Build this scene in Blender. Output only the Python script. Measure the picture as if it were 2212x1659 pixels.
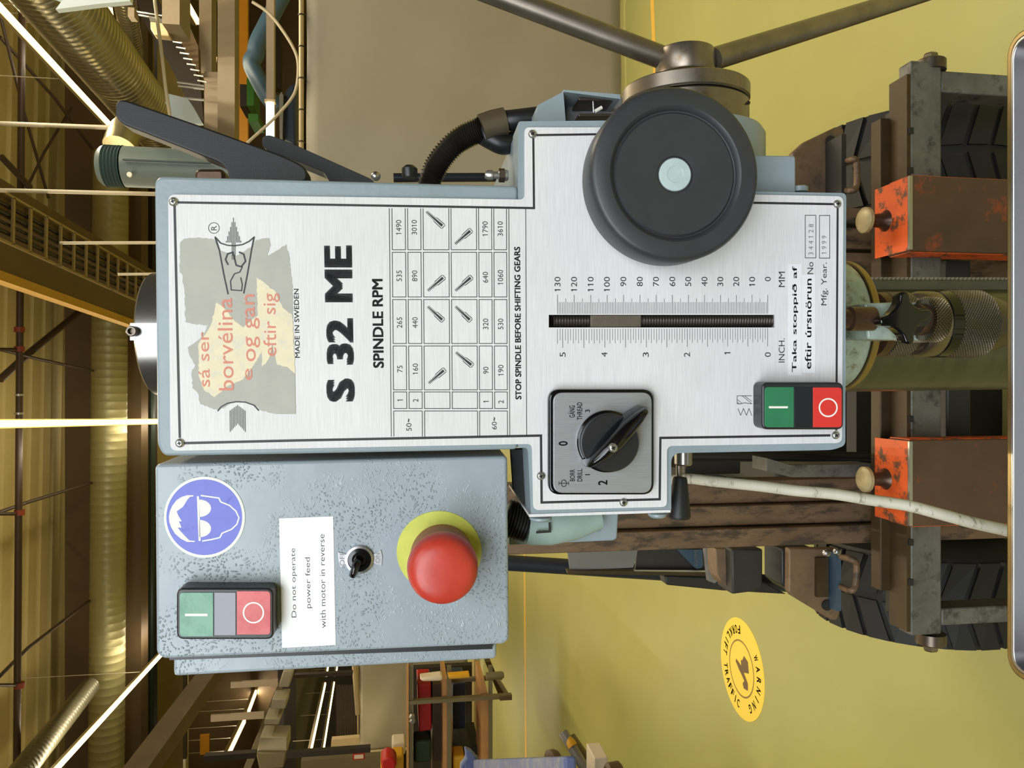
import bpy, bmesh, math, random
from mathutils import Vector, Matrix
from mathutils.geometry import tessellate_polygon
random.seed(7)
for o in list(bpy.data.objects): bpy.data.objects.remove(o)
COL = bpy.context.scene.collection
SC = bpy.context.scene

# ------------------------------------------------------------------ camera
F_PX = 1660.0; EYE = Vector((0, 0, 1.45)); TH = math.radians(8.6)
CR = Vector((1, 0, 0)); CU = Vector((0, math.sin(TH), math.cos(TH))); CF = Vector((0, math.cos(TH), -math.sin(TH)))
cam_d = bpy.data.cameras.new('camera'); cam = bpy.data.objects.new('camera', cam_d); COL.objects.link(cam)
cam_d.sensor_fit = 'HORIZONTAL'; cam_d.sensor_width = 36.0; cam_d.lens = F_PX*36.0/2212.0
cam_d.clip_start = 0.02; cam_d.clip_end = 200
cam.matrix_world = Matrix((( -CU.x, CR.x, -CF.x, EYE.x), (-CU.y, CR.y, -CF.y, EYE.y), (-CU.z, CR.z, -CF.z, EYE.z), (0, 0, 0, 1)))
SC.camera = cam
# ------------------------------------------------------------------ world, colour management
SC.view_settings.view_transform = 'Standard'; SC.view_settings.look = 'None'
SC.view_settings.gamma = 1.0; SC.view_settings.use_curve_mapping = False
SC.view_settings.exposure = 0.0
wd = bpy.data.worlds.new('world'); SC.world = wd; wd.use_nodes = True
wd.node_tree.nodes['Background'].inputs[0].default_value = (0.62, 0.60, 0.52, 1)
wd.node_tree.nodes['Background'].inputs[1].default_value = 0.10
# ------------------------------------------------------------------ lamps added out of view (cool fill behind the viewer, warm fill overhead)
def area(name, loc, rot, sx, sy, power, col):
    d = bpy.data.lights.new(name, 'AREA'); d.shape = 'RECTANGLE'; d.size = sx; d.size_y = sy; d.energy = power; d.color = col
    o = bpy.data.objects.new(name, d); o.location = loc; o.rotation_euler = rot; COL.objects.link(o)
    return o
WARM = (1.0, 0.89, 0.66); COOL = (0.89, 0.955, 1.0)
area('front_fill', (-1.1, -3.0, 3.3), (math.radians(58), 0, math.radians(-16)), 4.2, 2.2, 222, COOL)  # unseen soft light added behind the viewer to light the machine front
area('front_fill', (0.9, -1.8, 4.6), (math.radians(22), math.radians(8), 0), 2.0, 2.0, 52, COOL)  # second added cool fill, high up behind the viewer
area('strip_or_fill_lamp', (3.4, 4.6, 5.15), (0, 0, 0.04), 0.06, 6.5, 210, WARM)  # fill without a fitting, added out of view to brighten floor and curtain

# ------------------------------------------------------------------ geometry of the view: pixels of the 2212 x 1659 photograph to points
def ray(px, py):
    return CF + CR*((829.5-py)/F_PX) + CU*((1106-px)/F_PX)
def W(px, py, Y):                       # point on the vertical plane y = Y
    d = ray(px, py); return EYE + d*(Y/d.y)
def G(px, py, z=0.0):                   # point on the level plane z
    d = ray(px, py); return EYE + d*((z-EYE.z)/d.z)
# drill press frame: axes fitted to its face plate
_c2w = lambda r, u, f: CR*r + CU*u + CF*f
MZ = -(_c2w(185.5, -14570, 1660)).normalized()
MX = _c2w(47470, 264, -1660); MX = (MX - MZ*MX.dot(MZ)).normalized()
MY = MZ.cross(MX)
def hit_depth(px, py, O):               # ray with plane through O normal MY
    d = ray(px, py); return EYE + d*((O-EYE).dot(MY)/d.dot(MY))
O0 = EYE + ray(1430, 695)*0.48
k = 0.130/(hit_depth(1204.3, 660, O0)-hit_depth(1658.5, 660, O0)).length
ORG = EYE + (O0-EYE)*k
MM = Matrix(((MX.x, MY.x, MZ.x, ORG.x), (MX.y, MY.y, MZ.y, ORG.y), (MX.z, MY.z, MZ.z, ORG.z), (0, 0, 0, 1)))
MMI = MM.inverted()
EYL = MMI @ EYE
def L(px, py, h=0.0):                   # local point on the plane h millimetres in front of the face plate
    d = MMI.to_3x3() @ ray(px, py); return EYL + d*((-h*0.001-EYL.y)/d.y)
def mmpx(px, py, h=0.0): return (L(px, py, h)-L(px, py+1, h)).length

# ------------------------------------------------------------------ materials
def lin(c):
    return tuple(((v/255)/12.92 if v/255 <= 0.04045 else ((v/255+0.055)/1.055)**2.4) for v in c)
MATS = {}
def mat(name, rgb, rough=0.5, metal=0.0, var=0.0, scale=8.0, bump=0.0, bscale=60.0, rgb2=None, thr=(0.5, 0.62), stretch=None, emit=0.0, alpha=1.0, spec=0.5, bdist=0.001, coat=0.0):
    m = bpy.data.materials.new(name); m.use_nodes = True; nt = m.node_tree; N = nt.nodes; K = nt.links
    b = N['Principled BSDF']; c = lin(rgb)
    b.inputs['Base Color'].default_value = (*c, 1); b.inputs['Roughness'].default_value = rough; b.inputs['Metallic'].default_value = metal
    b.inputs['Specular IOR Level'].default_value = spec
    if coat: b.inputs['Coat Weight'].default_value = coat
    if alpha < 1: b.inputs['Alpha'].default_value = alpha
    if emit:
        b.inputs['Emission Color'].default_value = (*c, 1); b.inputs['Emission Strength'].default_value = emit
    tc = N.new('ShaderNodeTexCoord'); mp = N.new('ShaderNodeMapping'); K.new(tc.outputs['Object'], mp.inputs['Vector'])
    if stretch: mp.inputs['Scale'].default_value = stretch
    if var or rgb2:
        n = N.new('ShaderNodeTexNoise'); n.inputs['Scale'].default_value = scale; n.inputs['Detail'].default_value = 6; n.inputs['Roughness'].default_value = 0.65
        K.new(mp.outputs[0], n.inputs['Vector'])
        src = None
        if var:
            r = N.new('ShaderNodeMapRange'); r.inputs['From Min'].default_value = 0.3; r.inputs['From Max'].default_value = 0.7
            r.inputs['To Min'].default_value = 1-var; r.inputs['To Max'].default_value = 1+var; K.new(n.outputs['Fac'], r.inputs['Value'])
            mx = N.new('ShaderNodeMix'); mx.data_type = 'RGBA'; mx.blend_type = 'MULTIPLY'; mx.inputs['Factor'].default_value = 1
            mx.inputs[6].default_value = (*c, 1); K.new(r.outputs[0], mx.inputs[7]); src = mx.outputs[2]
        if rgb2:
            n2 = N.new('ShaderNodeTexNoise'); n2.inputs['Scale'].default_value = scale*1.7; n2.inputs['Detail'].default_value = 8; n2.inputs['Roughness'].default_value = 0.7
            K.new(mp.outputs[0], n2.inputs['Vector'])
            r2 = N.new('ShaderNodeMapRange'); r2.inputs['From Min'].default_value = thr[0]; r2.inputs['From Max'].default_value = thr[1]; K.new(n2.outputs['Fac'], r2.inputs['Value'])
            m2 = N.new('ShaderNodeMix'); m2.data_type = 'RGBA'; K.new(r2.outputs[0], m2.inputs['Factor'])
            if src: K.new(src, m2.inputs[6])
            else: m2.inputs[6].default_value = (*c, 1)
            m2.inputs[7].default_value = (*lin(rgb2), 1); src = m2.outputs[2]
        K.new(src, b.inputs['Base Color'])
    if bump:
        n = N.new('ShaderNodeTexNoise'); n.inputs['Scale'].default_value = bscale; n.inputs['Detail'].default_value = 3
        K.new(mp.outputs[0], n.inputs['Vector'])
        bp = N.new('ShaderNodeBump'); bp.inputs['Strength'].default_value = bump; bp.inputs['Distance'].default_value = bdist
        K.new(n.outputs['Fac'], bp.inputs['Height']); K.new(bp.outputs[0], b.inputs['Normal'])
    MATS[name] = m
    return m
def node_of(m): return m.node_tree.nodes, m.node_tree.links, m.node_tree.nodes['Principled BSDF']
M_ = MATS
mat('paint', (136, 149, 155), 0.38, 0, var=0.10, scale=12, bump=0.25, bscale=220, rgb2=(98, 84, 62), thr=(0.70, 0.76), bdist=0.0006)
# hammered enamel of the control box
hm = mat('hammered', (150, 160, 167), 0.30, 0, var=0.08, scale=14)
N, K, B = node_of(hm)
tc = N.new('ShaderNodeTexCoord'); nz = N.new('ShaderNodeTexNoise'); nz.inputs['Scale'].default_value = 90; nz.inputs['Detail'].default_value = 1.5
mixv = N.new('ShaderNodeMix'); mixv.data_type = 'VECTOR'; mixv.inputs['Factor'].default_value = 0.012
K.new(tc.outputs['Object'], nz.inputs['Vector']); K.new(tc.outputs['Object'], mixv.inputs[4]); K.new(nz.outputs['Color'], mixv.inputs[5])
vo = N.new('ShaderNodeTexVoronoi'); vo.feature = 'F1'; vo.inputs['Scale'].default_value = 520; vo.inputs['Randomness'].default_value = 1.0
K.new(mixv.outputs[1], vo.inputs['Vector'])
nm = N.new('ShaderNodeTexNoise'); nm.inputs['Scale'].default_value = 26; K.new(tc.outputs['Object'], nm.inputs['Vector'])
rr = N.new('ShaderNodeMapRange'); rr.inputs['From Min'].default_value = 0.40; rr.inputs['From Max'].default_value = 0.62; K.new(nm.outputs['Fac'], rr.inputs['Value'])
dr_ = N.new('ShaderNodeMapRange'); dr_.interpolation_type = 'SMOOTHSTEP'; dr_.inputs['From Min'].default_value = 0.12; dr_.inputs['From Max'].default_value = 0.42; dr_.inputs['To Min'].default_value = 1; dr_.inputs['To Max'].default_value = 0; K.new(vo.outputs['Distance'], dr_.inputs['Value'])
mu = N.new('ShaderNodeMath'); mu.operation = 'MULTIPLY'; K.new(dr_.outputs[0], mu.inputs[0]); K.new(rr.outputs[0], mu.inputs[1])
ad = N.new('ShaderNodeMath'); ad.operation = 'MULTIPLY_ADD'; K.new(nz.outputs['Fac'], ad.inputs[0]); ad.inputs[1].default_value = 0.35; K.new(mu.outputs[0], ad.inputs[2])
bp = N.new('ShaderNodeBump'); bp.inputs['Strength'].default_value = 0.8; bp.inputs['Distance'].default_value = 0.0007
K.new(ad.outputs[0], bp.inputs['Height']); K.new(bp.outputs[0], B.inputs['Normal'])
# brushed aluminium plates: fine vertical-in-photo grain (across the machine)
def brushed(name, rgb, rough, metal, stretch=(30, 1, 900)):
    m = mat(name, rgb, rough, metal); N, K, B = node_of(m)
    tc = N.new('ShaderNodeTexCoord'); mp = N.new('ShaderNodeMapping'); mp.inputs['Scale'].default_value = stretch; K.new(tc.outputs['Object'], mp.inputs['Vector'])
    n = N.new('ShaderNodeTexNoise'); n.inputs['Scale'].default_value = 1.6; n.inputs['Detail'].default_value = 4; K.new(mp.outputs[0], n.inputs['Vector'])
    n2 = N.new('ShaderNodeTexNoise'); n2.inputs['Scale'].default_value = 14; n2.inputs['Detail'].default_value = 4; K.new(tc.outputs['Object'], n2.inputs['Vector'])
    r = N.new('ShaderNodeMapRange'); r.inputs['From Min'].default_value = 0.3; r.inputs['From Max'].default_value = 0.7; r.inputs['To Min'].default_value = 0.92; r.inputs['To Max'].default_value = 1.07
    K.new(n.outputs['Fac'], r.inputs['Value'])
    r2 = N.new('ShaderNodeMapRange'); r2.inputs['From Min'].default_value = 0.35; r2.inputs['From Max'].default_value = 0.7; r2.inputs['To Min'].default_value = 1.03; r2.inputs['To Max'].default_value = 0.95
    K.new(n2.outputs['Fac'], r2.inputs['Value'])
    mm = N.new('ShaderNodeMath'); mm.operation = 'MULTIPLY'; K.new(r.outputs[0], mm.inputs[0]); K.new(r2.outputs[0], mm.inputs[1])
    mx = N.new('ShaderNodeMix'); mx.data_type = 'RGBA'; mx.blend_type = 'MULTIPLY'; mx.inputs['Factor'].default_value = 1
    mx.inputs[6].default_value = (*lin(rgb), 1); K.new(mm.outputs[0], mx.inputs[7]); K.new(mx.outputs[2], B.inputs['Base Color'])
    bp = N.new('ShaderNodeBump'); bp.inputs['Strength'].default_value = 0.12; bp.inputs['Distance'].default_value = 0.0003; K.new(n.outputs['Fac'], bp.inputs['Height']); K.new(bp.outputs[0], B.inputs['Normal'])
    return m
pm_ = brushed('plate', (216, 214, 214), 0.55, 0.05); pm_.node_tree.nodes['Principled BSDF'].inputs['Specular IOR Level'].default_value = 0.18
brushed('switch_plate', (172, 174, 178), 0.34, 0.55, (900, 1, 30))
mat('ink', (40, 37, 40), 0.5); mat('ink_soft', (70, 66, 70), 0.5); mat('ink_black', (16, 16, 18), 0.45); mat('grey_ink', (120, 118, 120), 0.5)
mat('black_plastic', (34, 34, 36), 0.34, 0, bump=0.05, bscale=900); mat('black_matt', (23, 22, 23), 0.5, 0, bump=0.25, bscale=1500, bdist=0.0003)
mat('black_gloss', (14, 14, 16), 0.12, 0, var=0.2, scale=60); mat('wheel_black', (50, 51, 54), 0.42, 0, var=0.10, scale=40, bump=0.15, bscale=1800, bdist=0.0002)
mat('green', (44, 118, 78), 0.4, 0, var=0.08, scale=60); mat('red', (214, 52, 42), 0.4, 0, var=0.06, scale=60)
mat('green_worn', (112, 160, 136), 0.4, 0, var=0.10, scale=60, rgb2=(88, 140, 116), thr=(0.45, 0.65)); mat('red_worn', (206, 98, 100), 0.4, 0, var=0.1, scale=60, rgb2=(196, 74, 76), thr=(0.45, 0.65))
mat('grey_plastic', (146, 146, 158), 0.45, 0, var=0.04, scale=50); mat('white_mark', (236, 232, 222), 0.5)
mat('mushroom', (186, 58, 44), 0.36, 0, var=0.12, scale=70, rgb2=(140, 40, 36), thr=(0.66, 0.72)); mat('mushroom_stem', (150, 88, 80), 0.5)
mat('yellow_disc', (196, 200, 84), 0.5, 0, var=0.12, scale=60, rgb2=(150, 152, 80), thr=(0.6, 0.75))
mat('white_label', (252, 251, 250), 0.45, 0, var=0.02, scale=80); mat('tape_label', (226, 226, 228), 0.4)
mat('sign_blue', (112, 116, 204), 0.5, 0, var=0.05, scale=90, rgb2=(92, 94, 184), thr=(0.58, 0.68)); mat('sign_white', (224, 224, 216), 0.5, 0, var=0.05, scale=60, rgb2=(180, 172, 150), thr=(0.66, 0.72))
mat('old_glue', (172, 169, 160), 0.6, 0, var=0.06, scale=60); mat('old_paper', (222, 210, 178), 0.6, 0, var=0.06, scale=80, rgb2=(204, 200, 190), thr=(0.5, 0.7)); mat('old_red', (208, 130, 110), 0.6)
mat('steel', (150, 146, 140), 0.28, 0.9, var=0.12, scale=25); mat('steel_worn', (132, 122, 110), 0.34, 0.85, var=0.2, scale=30, rgb2=(104, 82, 58), thr=(0.55, 0.75))
mat('steel_dark', (96, 86, 76), 0.36, 0.8, var=0.2, scale=30); mat('stainless', (176, 174, 176), 0.3, 0.95); mat('tray_steel', (120, 118, 120), 0.4, 0.7); mat('zinc', (170, 168, 160), 0.3, 0.8)
mat('brass', (150, 128, 84), 0.32, 0.85, var=0.15, scale=40); mat('brown_steel', (86, 64, 50), 0.35, 0.6, var=0.3, scale=60)
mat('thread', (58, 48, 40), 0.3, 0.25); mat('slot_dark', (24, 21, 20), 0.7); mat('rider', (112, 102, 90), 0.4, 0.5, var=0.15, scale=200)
mat('cap_grey', (176, 192, 190), 0.45, 0, var=0.08, scale=120); mat('gland', (146, 166, 162), 0.45, 0, var=0.08, scale=60)
mat('rubber', (26, 26, 27), 0.38); mat('conduit', (62, 56, 50), 0.32, 0.55); mat('sleeve', (96, 84, 66), 0.35, 0.4)
mat('oily_paint', (150, 164, 154), 0.3, 0, var=0.3, scale=60, rgb2=(92, 78, 50), thr=(0.52, 0.68))
mat('column', (88, 88, 70), 0.28, 0.5, var=0.22, scale=14, stretch=(0.6, 0.6, 4)); mat('rack', (92, 90, 84), 0.45, 0.5, var=0.2, scale=30)
mat('cable', (196, 190, 172), 0.6, 0, var=0.08, scale=30, rgb2=(120, 112, 96), thr=(0.56, 0.66), stretch=(1, 1, 3))
mat('rust_stain', (132, 96, 56), 0.6)
# knurled steel: diamonds round the local z axis
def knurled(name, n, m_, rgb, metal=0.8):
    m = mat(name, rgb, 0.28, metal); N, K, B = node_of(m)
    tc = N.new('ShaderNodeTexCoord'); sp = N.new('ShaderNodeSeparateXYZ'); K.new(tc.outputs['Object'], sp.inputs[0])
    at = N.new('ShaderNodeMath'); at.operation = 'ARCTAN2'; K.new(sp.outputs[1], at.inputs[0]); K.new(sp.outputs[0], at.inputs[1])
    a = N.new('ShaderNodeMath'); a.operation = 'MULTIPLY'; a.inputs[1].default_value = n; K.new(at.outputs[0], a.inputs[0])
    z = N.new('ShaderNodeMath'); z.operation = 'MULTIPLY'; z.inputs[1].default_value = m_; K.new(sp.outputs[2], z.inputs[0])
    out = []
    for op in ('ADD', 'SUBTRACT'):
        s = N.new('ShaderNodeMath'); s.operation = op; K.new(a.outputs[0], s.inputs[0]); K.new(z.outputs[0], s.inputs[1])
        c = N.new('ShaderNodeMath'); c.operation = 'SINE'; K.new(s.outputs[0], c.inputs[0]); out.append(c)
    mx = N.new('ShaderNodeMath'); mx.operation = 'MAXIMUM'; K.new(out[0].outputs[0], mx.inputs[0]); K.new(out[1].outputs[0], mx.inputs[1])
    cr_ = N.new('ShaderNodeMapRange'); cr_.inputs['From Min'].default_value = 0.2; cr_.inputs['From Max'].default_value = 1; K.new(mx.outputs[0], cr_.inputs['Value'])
    cm_ = N.new('ShaderNodeMix'); cm_.data_type = 'RGBA'; K.new(cr_.outputs[0], cm_.inputs['Factor']); cm_.inputs[6].default_value = (*lin(rgb), 1); cm_.inputs[7].default_value = (*lin(tuple(v*.45 for v in rgb)), 1); K.new(cm_.outputs[2], B.inputs['Base Color'])  # shade in the knurl valleys mixed into the base colour
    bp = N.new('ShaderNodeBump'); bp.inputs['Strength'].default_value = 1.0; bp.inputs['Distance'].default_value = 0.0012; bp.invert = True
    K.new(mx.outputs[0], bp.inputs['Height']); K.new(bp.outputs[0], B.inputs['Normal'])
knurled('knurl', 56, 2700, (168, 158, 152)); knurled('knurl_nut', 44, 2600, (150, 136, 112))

# ------------------------------------------------------------------ mesh helpers
class MB:
    def __init__(s): s.v = []; s.f = []
    def add(s, vs, fs):
        n = len(s.v); s.v += [Vector(v) for v in vs]; s.f += [tuple(i+n for i in f) for f in fs]; return s
    def box(s, a, b):
        x0, y0, z0 = (min(a[i], b[i]) for i in range(3)); x1, y1, z1 = (max(a[i], b[i]) for i in range(3))
        return s.add([(x0, y0, z0), (x1, y0, z0), (x1, y1, z0), (x0, y1, z0), (x0, y0, z1), (x1, y0, z1), (x1, y1, z1), (x0, y1, z1)],
                     [(0, 3, 2, 1), (4, 5, 6, 7), (0, 1, 5, 4), (1, 2, 6, 5), (2, 3, 7, 6), (3, 0, 4, 7)])
    def prism(s, loop, vec, scale=1.0):                # loop of 3-D points swept along vec
        n = len(loop); loop = [Vector(p) for p in loop]; c = sum(loop, Vector())/n
        back = [c+(p-c)*scale+Vector(vec) for p in loop]
        return s.add(loop+back, [tuple(range(n)), tuple(range(2*n-1, n-1, -1))] + [(i, i+n, (i+1) % n+n, (i+1) % n) for i in range(n)])
    def lathe(s, prof, c, axis=(0, -1, 0), n=48, ref=None, cap=True):      # prof: (radius, distance along axis)
        c = Vector(c); a = Vector(axis).normalized(); u = (Vector(ref) if ref else (Vector((0, 0, 1)) if abs(a.z) < .9 else Vector((1, 0, 0))))
        u = (u-a*u.dot(a)).normalized(); w = a.cross(u); vs = []; fs = []
        for r, t in prof:
            for i in range(n):
                g = 2*math.pi*i/n; vs.append(c+a*t+(u*math.cos(g)+w*math.sin(g))*r)
        for j in range(len(prof)-1):
            for i in range(n): fs.append((j*n+i, j*n+(i+1) % n, (j+1)*n+(i+1) % n, (j+1)*n+i))
        if cap:
            fs.append(tuple(range(n-1, -1, -1))); m = (len(prof)-1)*n; fs.append(tuple(range(m, m+n)))
        return s.add(vs, fs)
    def tube(s, pts, r, n=12, cap=True, rr=None):
        pts = [Vector(p) for p in pts]; t0 = (pts[1]-pts[0]).normalized(); u = t0.orthogonal().normalized(); vs = []; fs = []
        for j, p in enumerate(pts):
            t = (pts[min(j+1, len(pts)-1)]-pts[max(j-1, 0)]).normalized(); u = (u-t*u.dot(t)).normalized(); w = t.cross(u)
            q = rr[j] if rr else r
            for i in range(n):
                g = 2*math.pi*i/n; vs.append(p+(u*math.cos(g)+w*math.sin(g))*q)
        for j in range(len(pts)-1):
            for i in range(n): fs.append((j*n+i, j*n+(i+1) % n, (j+1)*n+(i+1) % n, (j+1)*n+i))
        if cap: fs.append(tuple(range(n-1, -1, -1))); m = (len(pts)-1)*n; fs.append(tuple(range(m, m+n)))
        return s.add(vs, fs)
    def flat(s, loop): return s.add(loop, [tuple(range(len(loop)))])
    def build(s, name, m, parent=None, smooth=35, bevel=0.0, seg=2, loc=None, fix=True):
        me = bpy.data.meshes.new(name); off = Vector(loc) if loc is not None else Vector()
        me.from_pydata([v-off for v in s.v], [], s.f); me.update()
        if fix:
            b = bmesh.new(); b.from_mesh(me); bmesh.ops.recalc_face_normals(b, faces=b.faces); b.to_mesh(me); b.free()
        if smooth:
            me.polygons.foreach_set('use_smooth', [True]*len(me.polygons)); me.set_sharp_from_angle(angle=math.radians(smooth))
        o = bpy.data.objects.new(name, me); COL.objects.link(o); me.materials.append(M_[m] if isinstance(m, str) else m)
        o.location = off
        if parent: o.parent = parent
        if bevel:
            q = o.modifiers.new('bevel', 'BEVEL'); q.width = bevel; q.segments = seg; q.limit_method = 'ANGLE'; q.angle_limit = math.radians(35)
            q.use_clamp_overlap = True; q.harden_normals = False
        return o
def thing(name, label, cat, loc=(0, 0, 0), group=None):
    o = bpy.data.objects.new(name, None); COL.objects.link(o); o.location = loc; o['label'] = label; o['category'] = cat; o.empty_display_size = 0.1
    if group: o['group'] = group
    return o
def tag(o, label, cat, group=None, kind=None):
    o['label'] = label; o['category'] = cat
    if group: o['group'] = group
    if kind: o['kind'] = kind
    return o
def struct(o, label=None):
    o['kind'] = 'structure'
    if label: o['label'] = label
    return o
def rnd(loop, r, n=5, closed=True):        # round the corners of a 3-D loop
    out = []; m = len(loop)
    for i in range(m):
        p = Vector(loop[i]); a = Vector(loop[i-1])-p; b = Vector(loop[(i+1) % m])-p
        q = r[i] if isinstance(r, (list, tuple)) else r
        d = min(q, a.length*.48, b.length*.48)
        if d < 1e-6: out.append(p); continue
        A = p+a.normalized()*d; B_ = p+b.normalized()*d
        for k_ in range(n+1):
            t = k_/n; out.append(A*(1-t)**2+p*2*t*(1-t)+B_*t*t)
    return out
def spline(pts, n=8):
    pts = [Vector(p) for p in pts]; out = []
    for i in range(len(pts)-1):
        p0 = pts[max(i-1, 0)]; p1 = pts[i]; p2 = pts[i+1]; p3 = pts[min(i+2, len(pts)-1)]
        for j in range(n):
            t = j/n; out.append(.5*((2*p1)+(p2-p0)*t+(2*p0-5*p1+4*p2-p3)*t*t+(3*p1-p0-3*p2+p3)*t**3))
    out.append(pts[-1]); return out
def V(x, y, z): return Vector((x, y, z))
BACK = lambda mm: V(0, mm*0.001, 0)
def LP(pts, h): return [L(x, y, h) for x, y in pts]
def rect(x0, y0, x1, y1): return [(x0, y0), (x1, y0), (x1, y1), (x0, y1)]
_txt = {}; _raw = {}
def raw_text(s):
    if s in _raw: return _raw[s]
    c = bpy.data.curves.new('t', 'FONT'); c.body = s; c.size = 1; c.resolution_u = 3
    o = bpy.data.objects.new('t', c); COL.objects.link(o)
    bpy.context.view_layer.update()
    me = bpy.data.meshes.new_from_object(o.evaluated_get(bpy.context.evaluated_depsgraph_get()))
    r = ([v.co.copy() for v in me.vertices], [tuple(p.vertices) for p in me.polygons])
    bpy.data.objects.remove(o); bpy.data.curves.remove(c); bpy.data.meshes.remove(me)
    _raw[s] = r; return r
def text_mesh(s, bold):
    key = (s, bold)
    if key in _txt: return _txt[key]
    vs, fs = raw_text(s); vs = list(vs); fs = list(fs)
    if any(ch.isdigit() for ch in s):
        for i, ch_ in enumerate(s):
            if ch_ == '1':
                q = raw_text(s[:i+1])[0]; xr = max(v.x for v in q); tp = max(v.y for v in raw_text('1')[0]); n0 = len(vs)
                vs += [Vector((xr, tp, 0)), Vector((xr-.09, tp, 0)), Vector((xr-.20, tp-.12, 0)), Vector((xr-.20, tp-.19, 0)), Vector((xr-.05, tp-.11, 0))]; fs.append((n0, n0+1, n0+2, n0+3, n0+4))
    if bold > 0:
        base = list(vs); bf = list(fs); e = bold
        for m_, (dx, dy) in enumerate(((-e, 0), (e, 0), (0, -e*.7), (0, e*.7), (-e, -e*.7), (e, e*.7), (-e, e*.7), (e, -e*.7))):
            n0 = len(vs); vs = vs+[v+Vector((dx, dy, 0)) for v in base]; fs = fs+[tuple(i+n0 for i in f) for f in bf]
    x0 = min(v.x for v in vs); x1 = max(v.x for v in vs); y0 = min(v.y for v in vs); y1 = max(v.y for v in vs)
    _txt[key] = (vs, fs, x0, x1, y0, y1); return _txt[key]
def text_into(mb, s, x0, x1, y0, y1, h=0.1, bold=0.0):   # fill the photograph box x0..x1 (top..bottom of the letters), y0..y1 (right..left)
    vs, fs, a, b, c, d = text_mesh(s, bold)
    xc = (x0+x1)/2; yc = (y0+y1)/2
    l = L(xc, y1, h); r = L(xc, y0, h); t = L(x0, yc, h); u = L(x1, yc, h)
    w = max(b-a, 1e-4); hh = max(d-c, 1e-4)
    mb.add([V(l.x+(r.x-l.x)*(v.x-a)/w, (l.y+r.y)/2, u.z+(t.z-u.z)*(v.y-c)/hh) for v in vs], fs)
def text(s, x0, x1, y0, y1, parent, m='ink', h=0.1, bold=0.0, name='lettering'):
    mb = MB(); text_into(mb, s, x0, x1, y0, y1, h, bold); return mb.build(name, m, parent, smooth=0, fix=False)
def strokes(mb, pts, w, h, closed=False):      # printed line of width w (px) along photo points
    P = [L(x, y, h) for x, y in pts]; ww = w*mmpx(pts[0][0], pts[0][1], h)/2
    if closed: P = P+[P[0]]
    n = len(P); L_ = []; R_ = []
    for i in range(n):
        a = P[i-1] if i > 0 else (P[-2] if closed else P[i]); b = P[i+1] if i < n-1 else (P[1] if closed else P[i])
        d1 = (P[i]-a); d2 = (b-P[i])
        if d1.length < 1e-9: d1 = d2
        if d2.length < 1e-9: d2 = d1
        d1.normalize(); d2.normalize(); n1 = V(-d1.z, 0, d1.x); n2 = V(-d2.z, 0, d2.x); m_ = (n1+n2)
        m_ = m_/max(m_.length_squared, .3)*2
        L_.append(P[i]+m_*ww); R_.append(P[i]-m_*ww)
    for i in range(n-1): mb.add([L_[i], L_[i+1], R_[i+1], R_[i]], [(0, 1, 2, 3)])
def circ(cx, cy, r, n=40, ry=None): return [(cx+r*math.cos(2*math.pi*i/n), cy+(ry or r)*math.sin(2*math.pi*i/n)) for i in range(n)]
def prism_hole(loop, hole, depth, fdepth):      # solid with a blind slot in its front face
    mb = MB(); loop = [Vector(p) for p in loop]; hole = [Vector(p) for p in hole]
    tri = tessellate_polygon([[V(p.x, p.z, 0) for p in loop], [V(p.x, p.z, 0) for p in hole]])
    n = len(loop); m_ = len(hole); allp = loop+hole
    mb.add(allp, [tuple(t) for t in tri])
    mb.add(loop+[p+BACK(depth) for p in loop], [(i, i+n, (i+1) % n+n, (i+1) % n) for i in range(n)]+([tuple(range(2*n-1, n-1, -1))] if fdepth < depth else []))
    mb.add(hole+[p+BACK(fdepth) for p in hole], [(i, i+m_, (i+1) % m_+m_, (i+1) % m_) for i in range(m_)]+([tuple(range(2*m_-1, m_-1, -1))] if fdepth < depth else []))
    return mb
def weld(o, d=1e-6):
    b = bmesh.new(); b.from_mesh(o.data); bmesh.ops.remove_doubles(b, verts=b.verts, dist=d); bmesh.ops.recalc_face_normals(b, faces=b.faces); b.to_mesh(o.data); b.free(); o.data.polygons.foreach_set('use_smooth', [False]*len(o.data.polygons)); o.data.update(); return o
# =================================================================== SETTING: floor, walls, ceiling
YAW = -0.0425                                   # the hall's long axis, seen from the camera
DA = V(math.sin(YAW), math.cos(YAW), 0); RA = V(math.cos(YAW), -math.sin(YAW), 0)
def H(x, y, z): return RA*x+DA*y+V(0, 0, z)     # hall coordinates
def hbox(mb, a, b):
    m2 = MB().box(a, b); mb.add([H(*v) for v in m2.v], m2.f); return mb
mat('floor', (168, 163, 94), 0.42, 0, var=0.07, scale=0.9, rgb2=(140, 136, 74), thr=(0.66, 0.8), bump=0.05, bscale=3)
mat('tape_yellow', (232, 184, 70), 0.5, 0, var=0.05, scale=10)
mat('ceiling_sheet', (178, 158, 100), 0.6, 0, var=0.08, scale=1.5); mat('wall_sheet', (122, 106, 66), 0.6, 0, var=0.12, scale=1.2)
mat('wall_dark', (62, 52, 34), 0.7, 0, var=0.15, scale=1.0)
o = hbox(MB(), (-13, -7, -0.05), (13, 37, 0)).build('floor', 'floor', smooth=0); struct(o)
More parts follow.
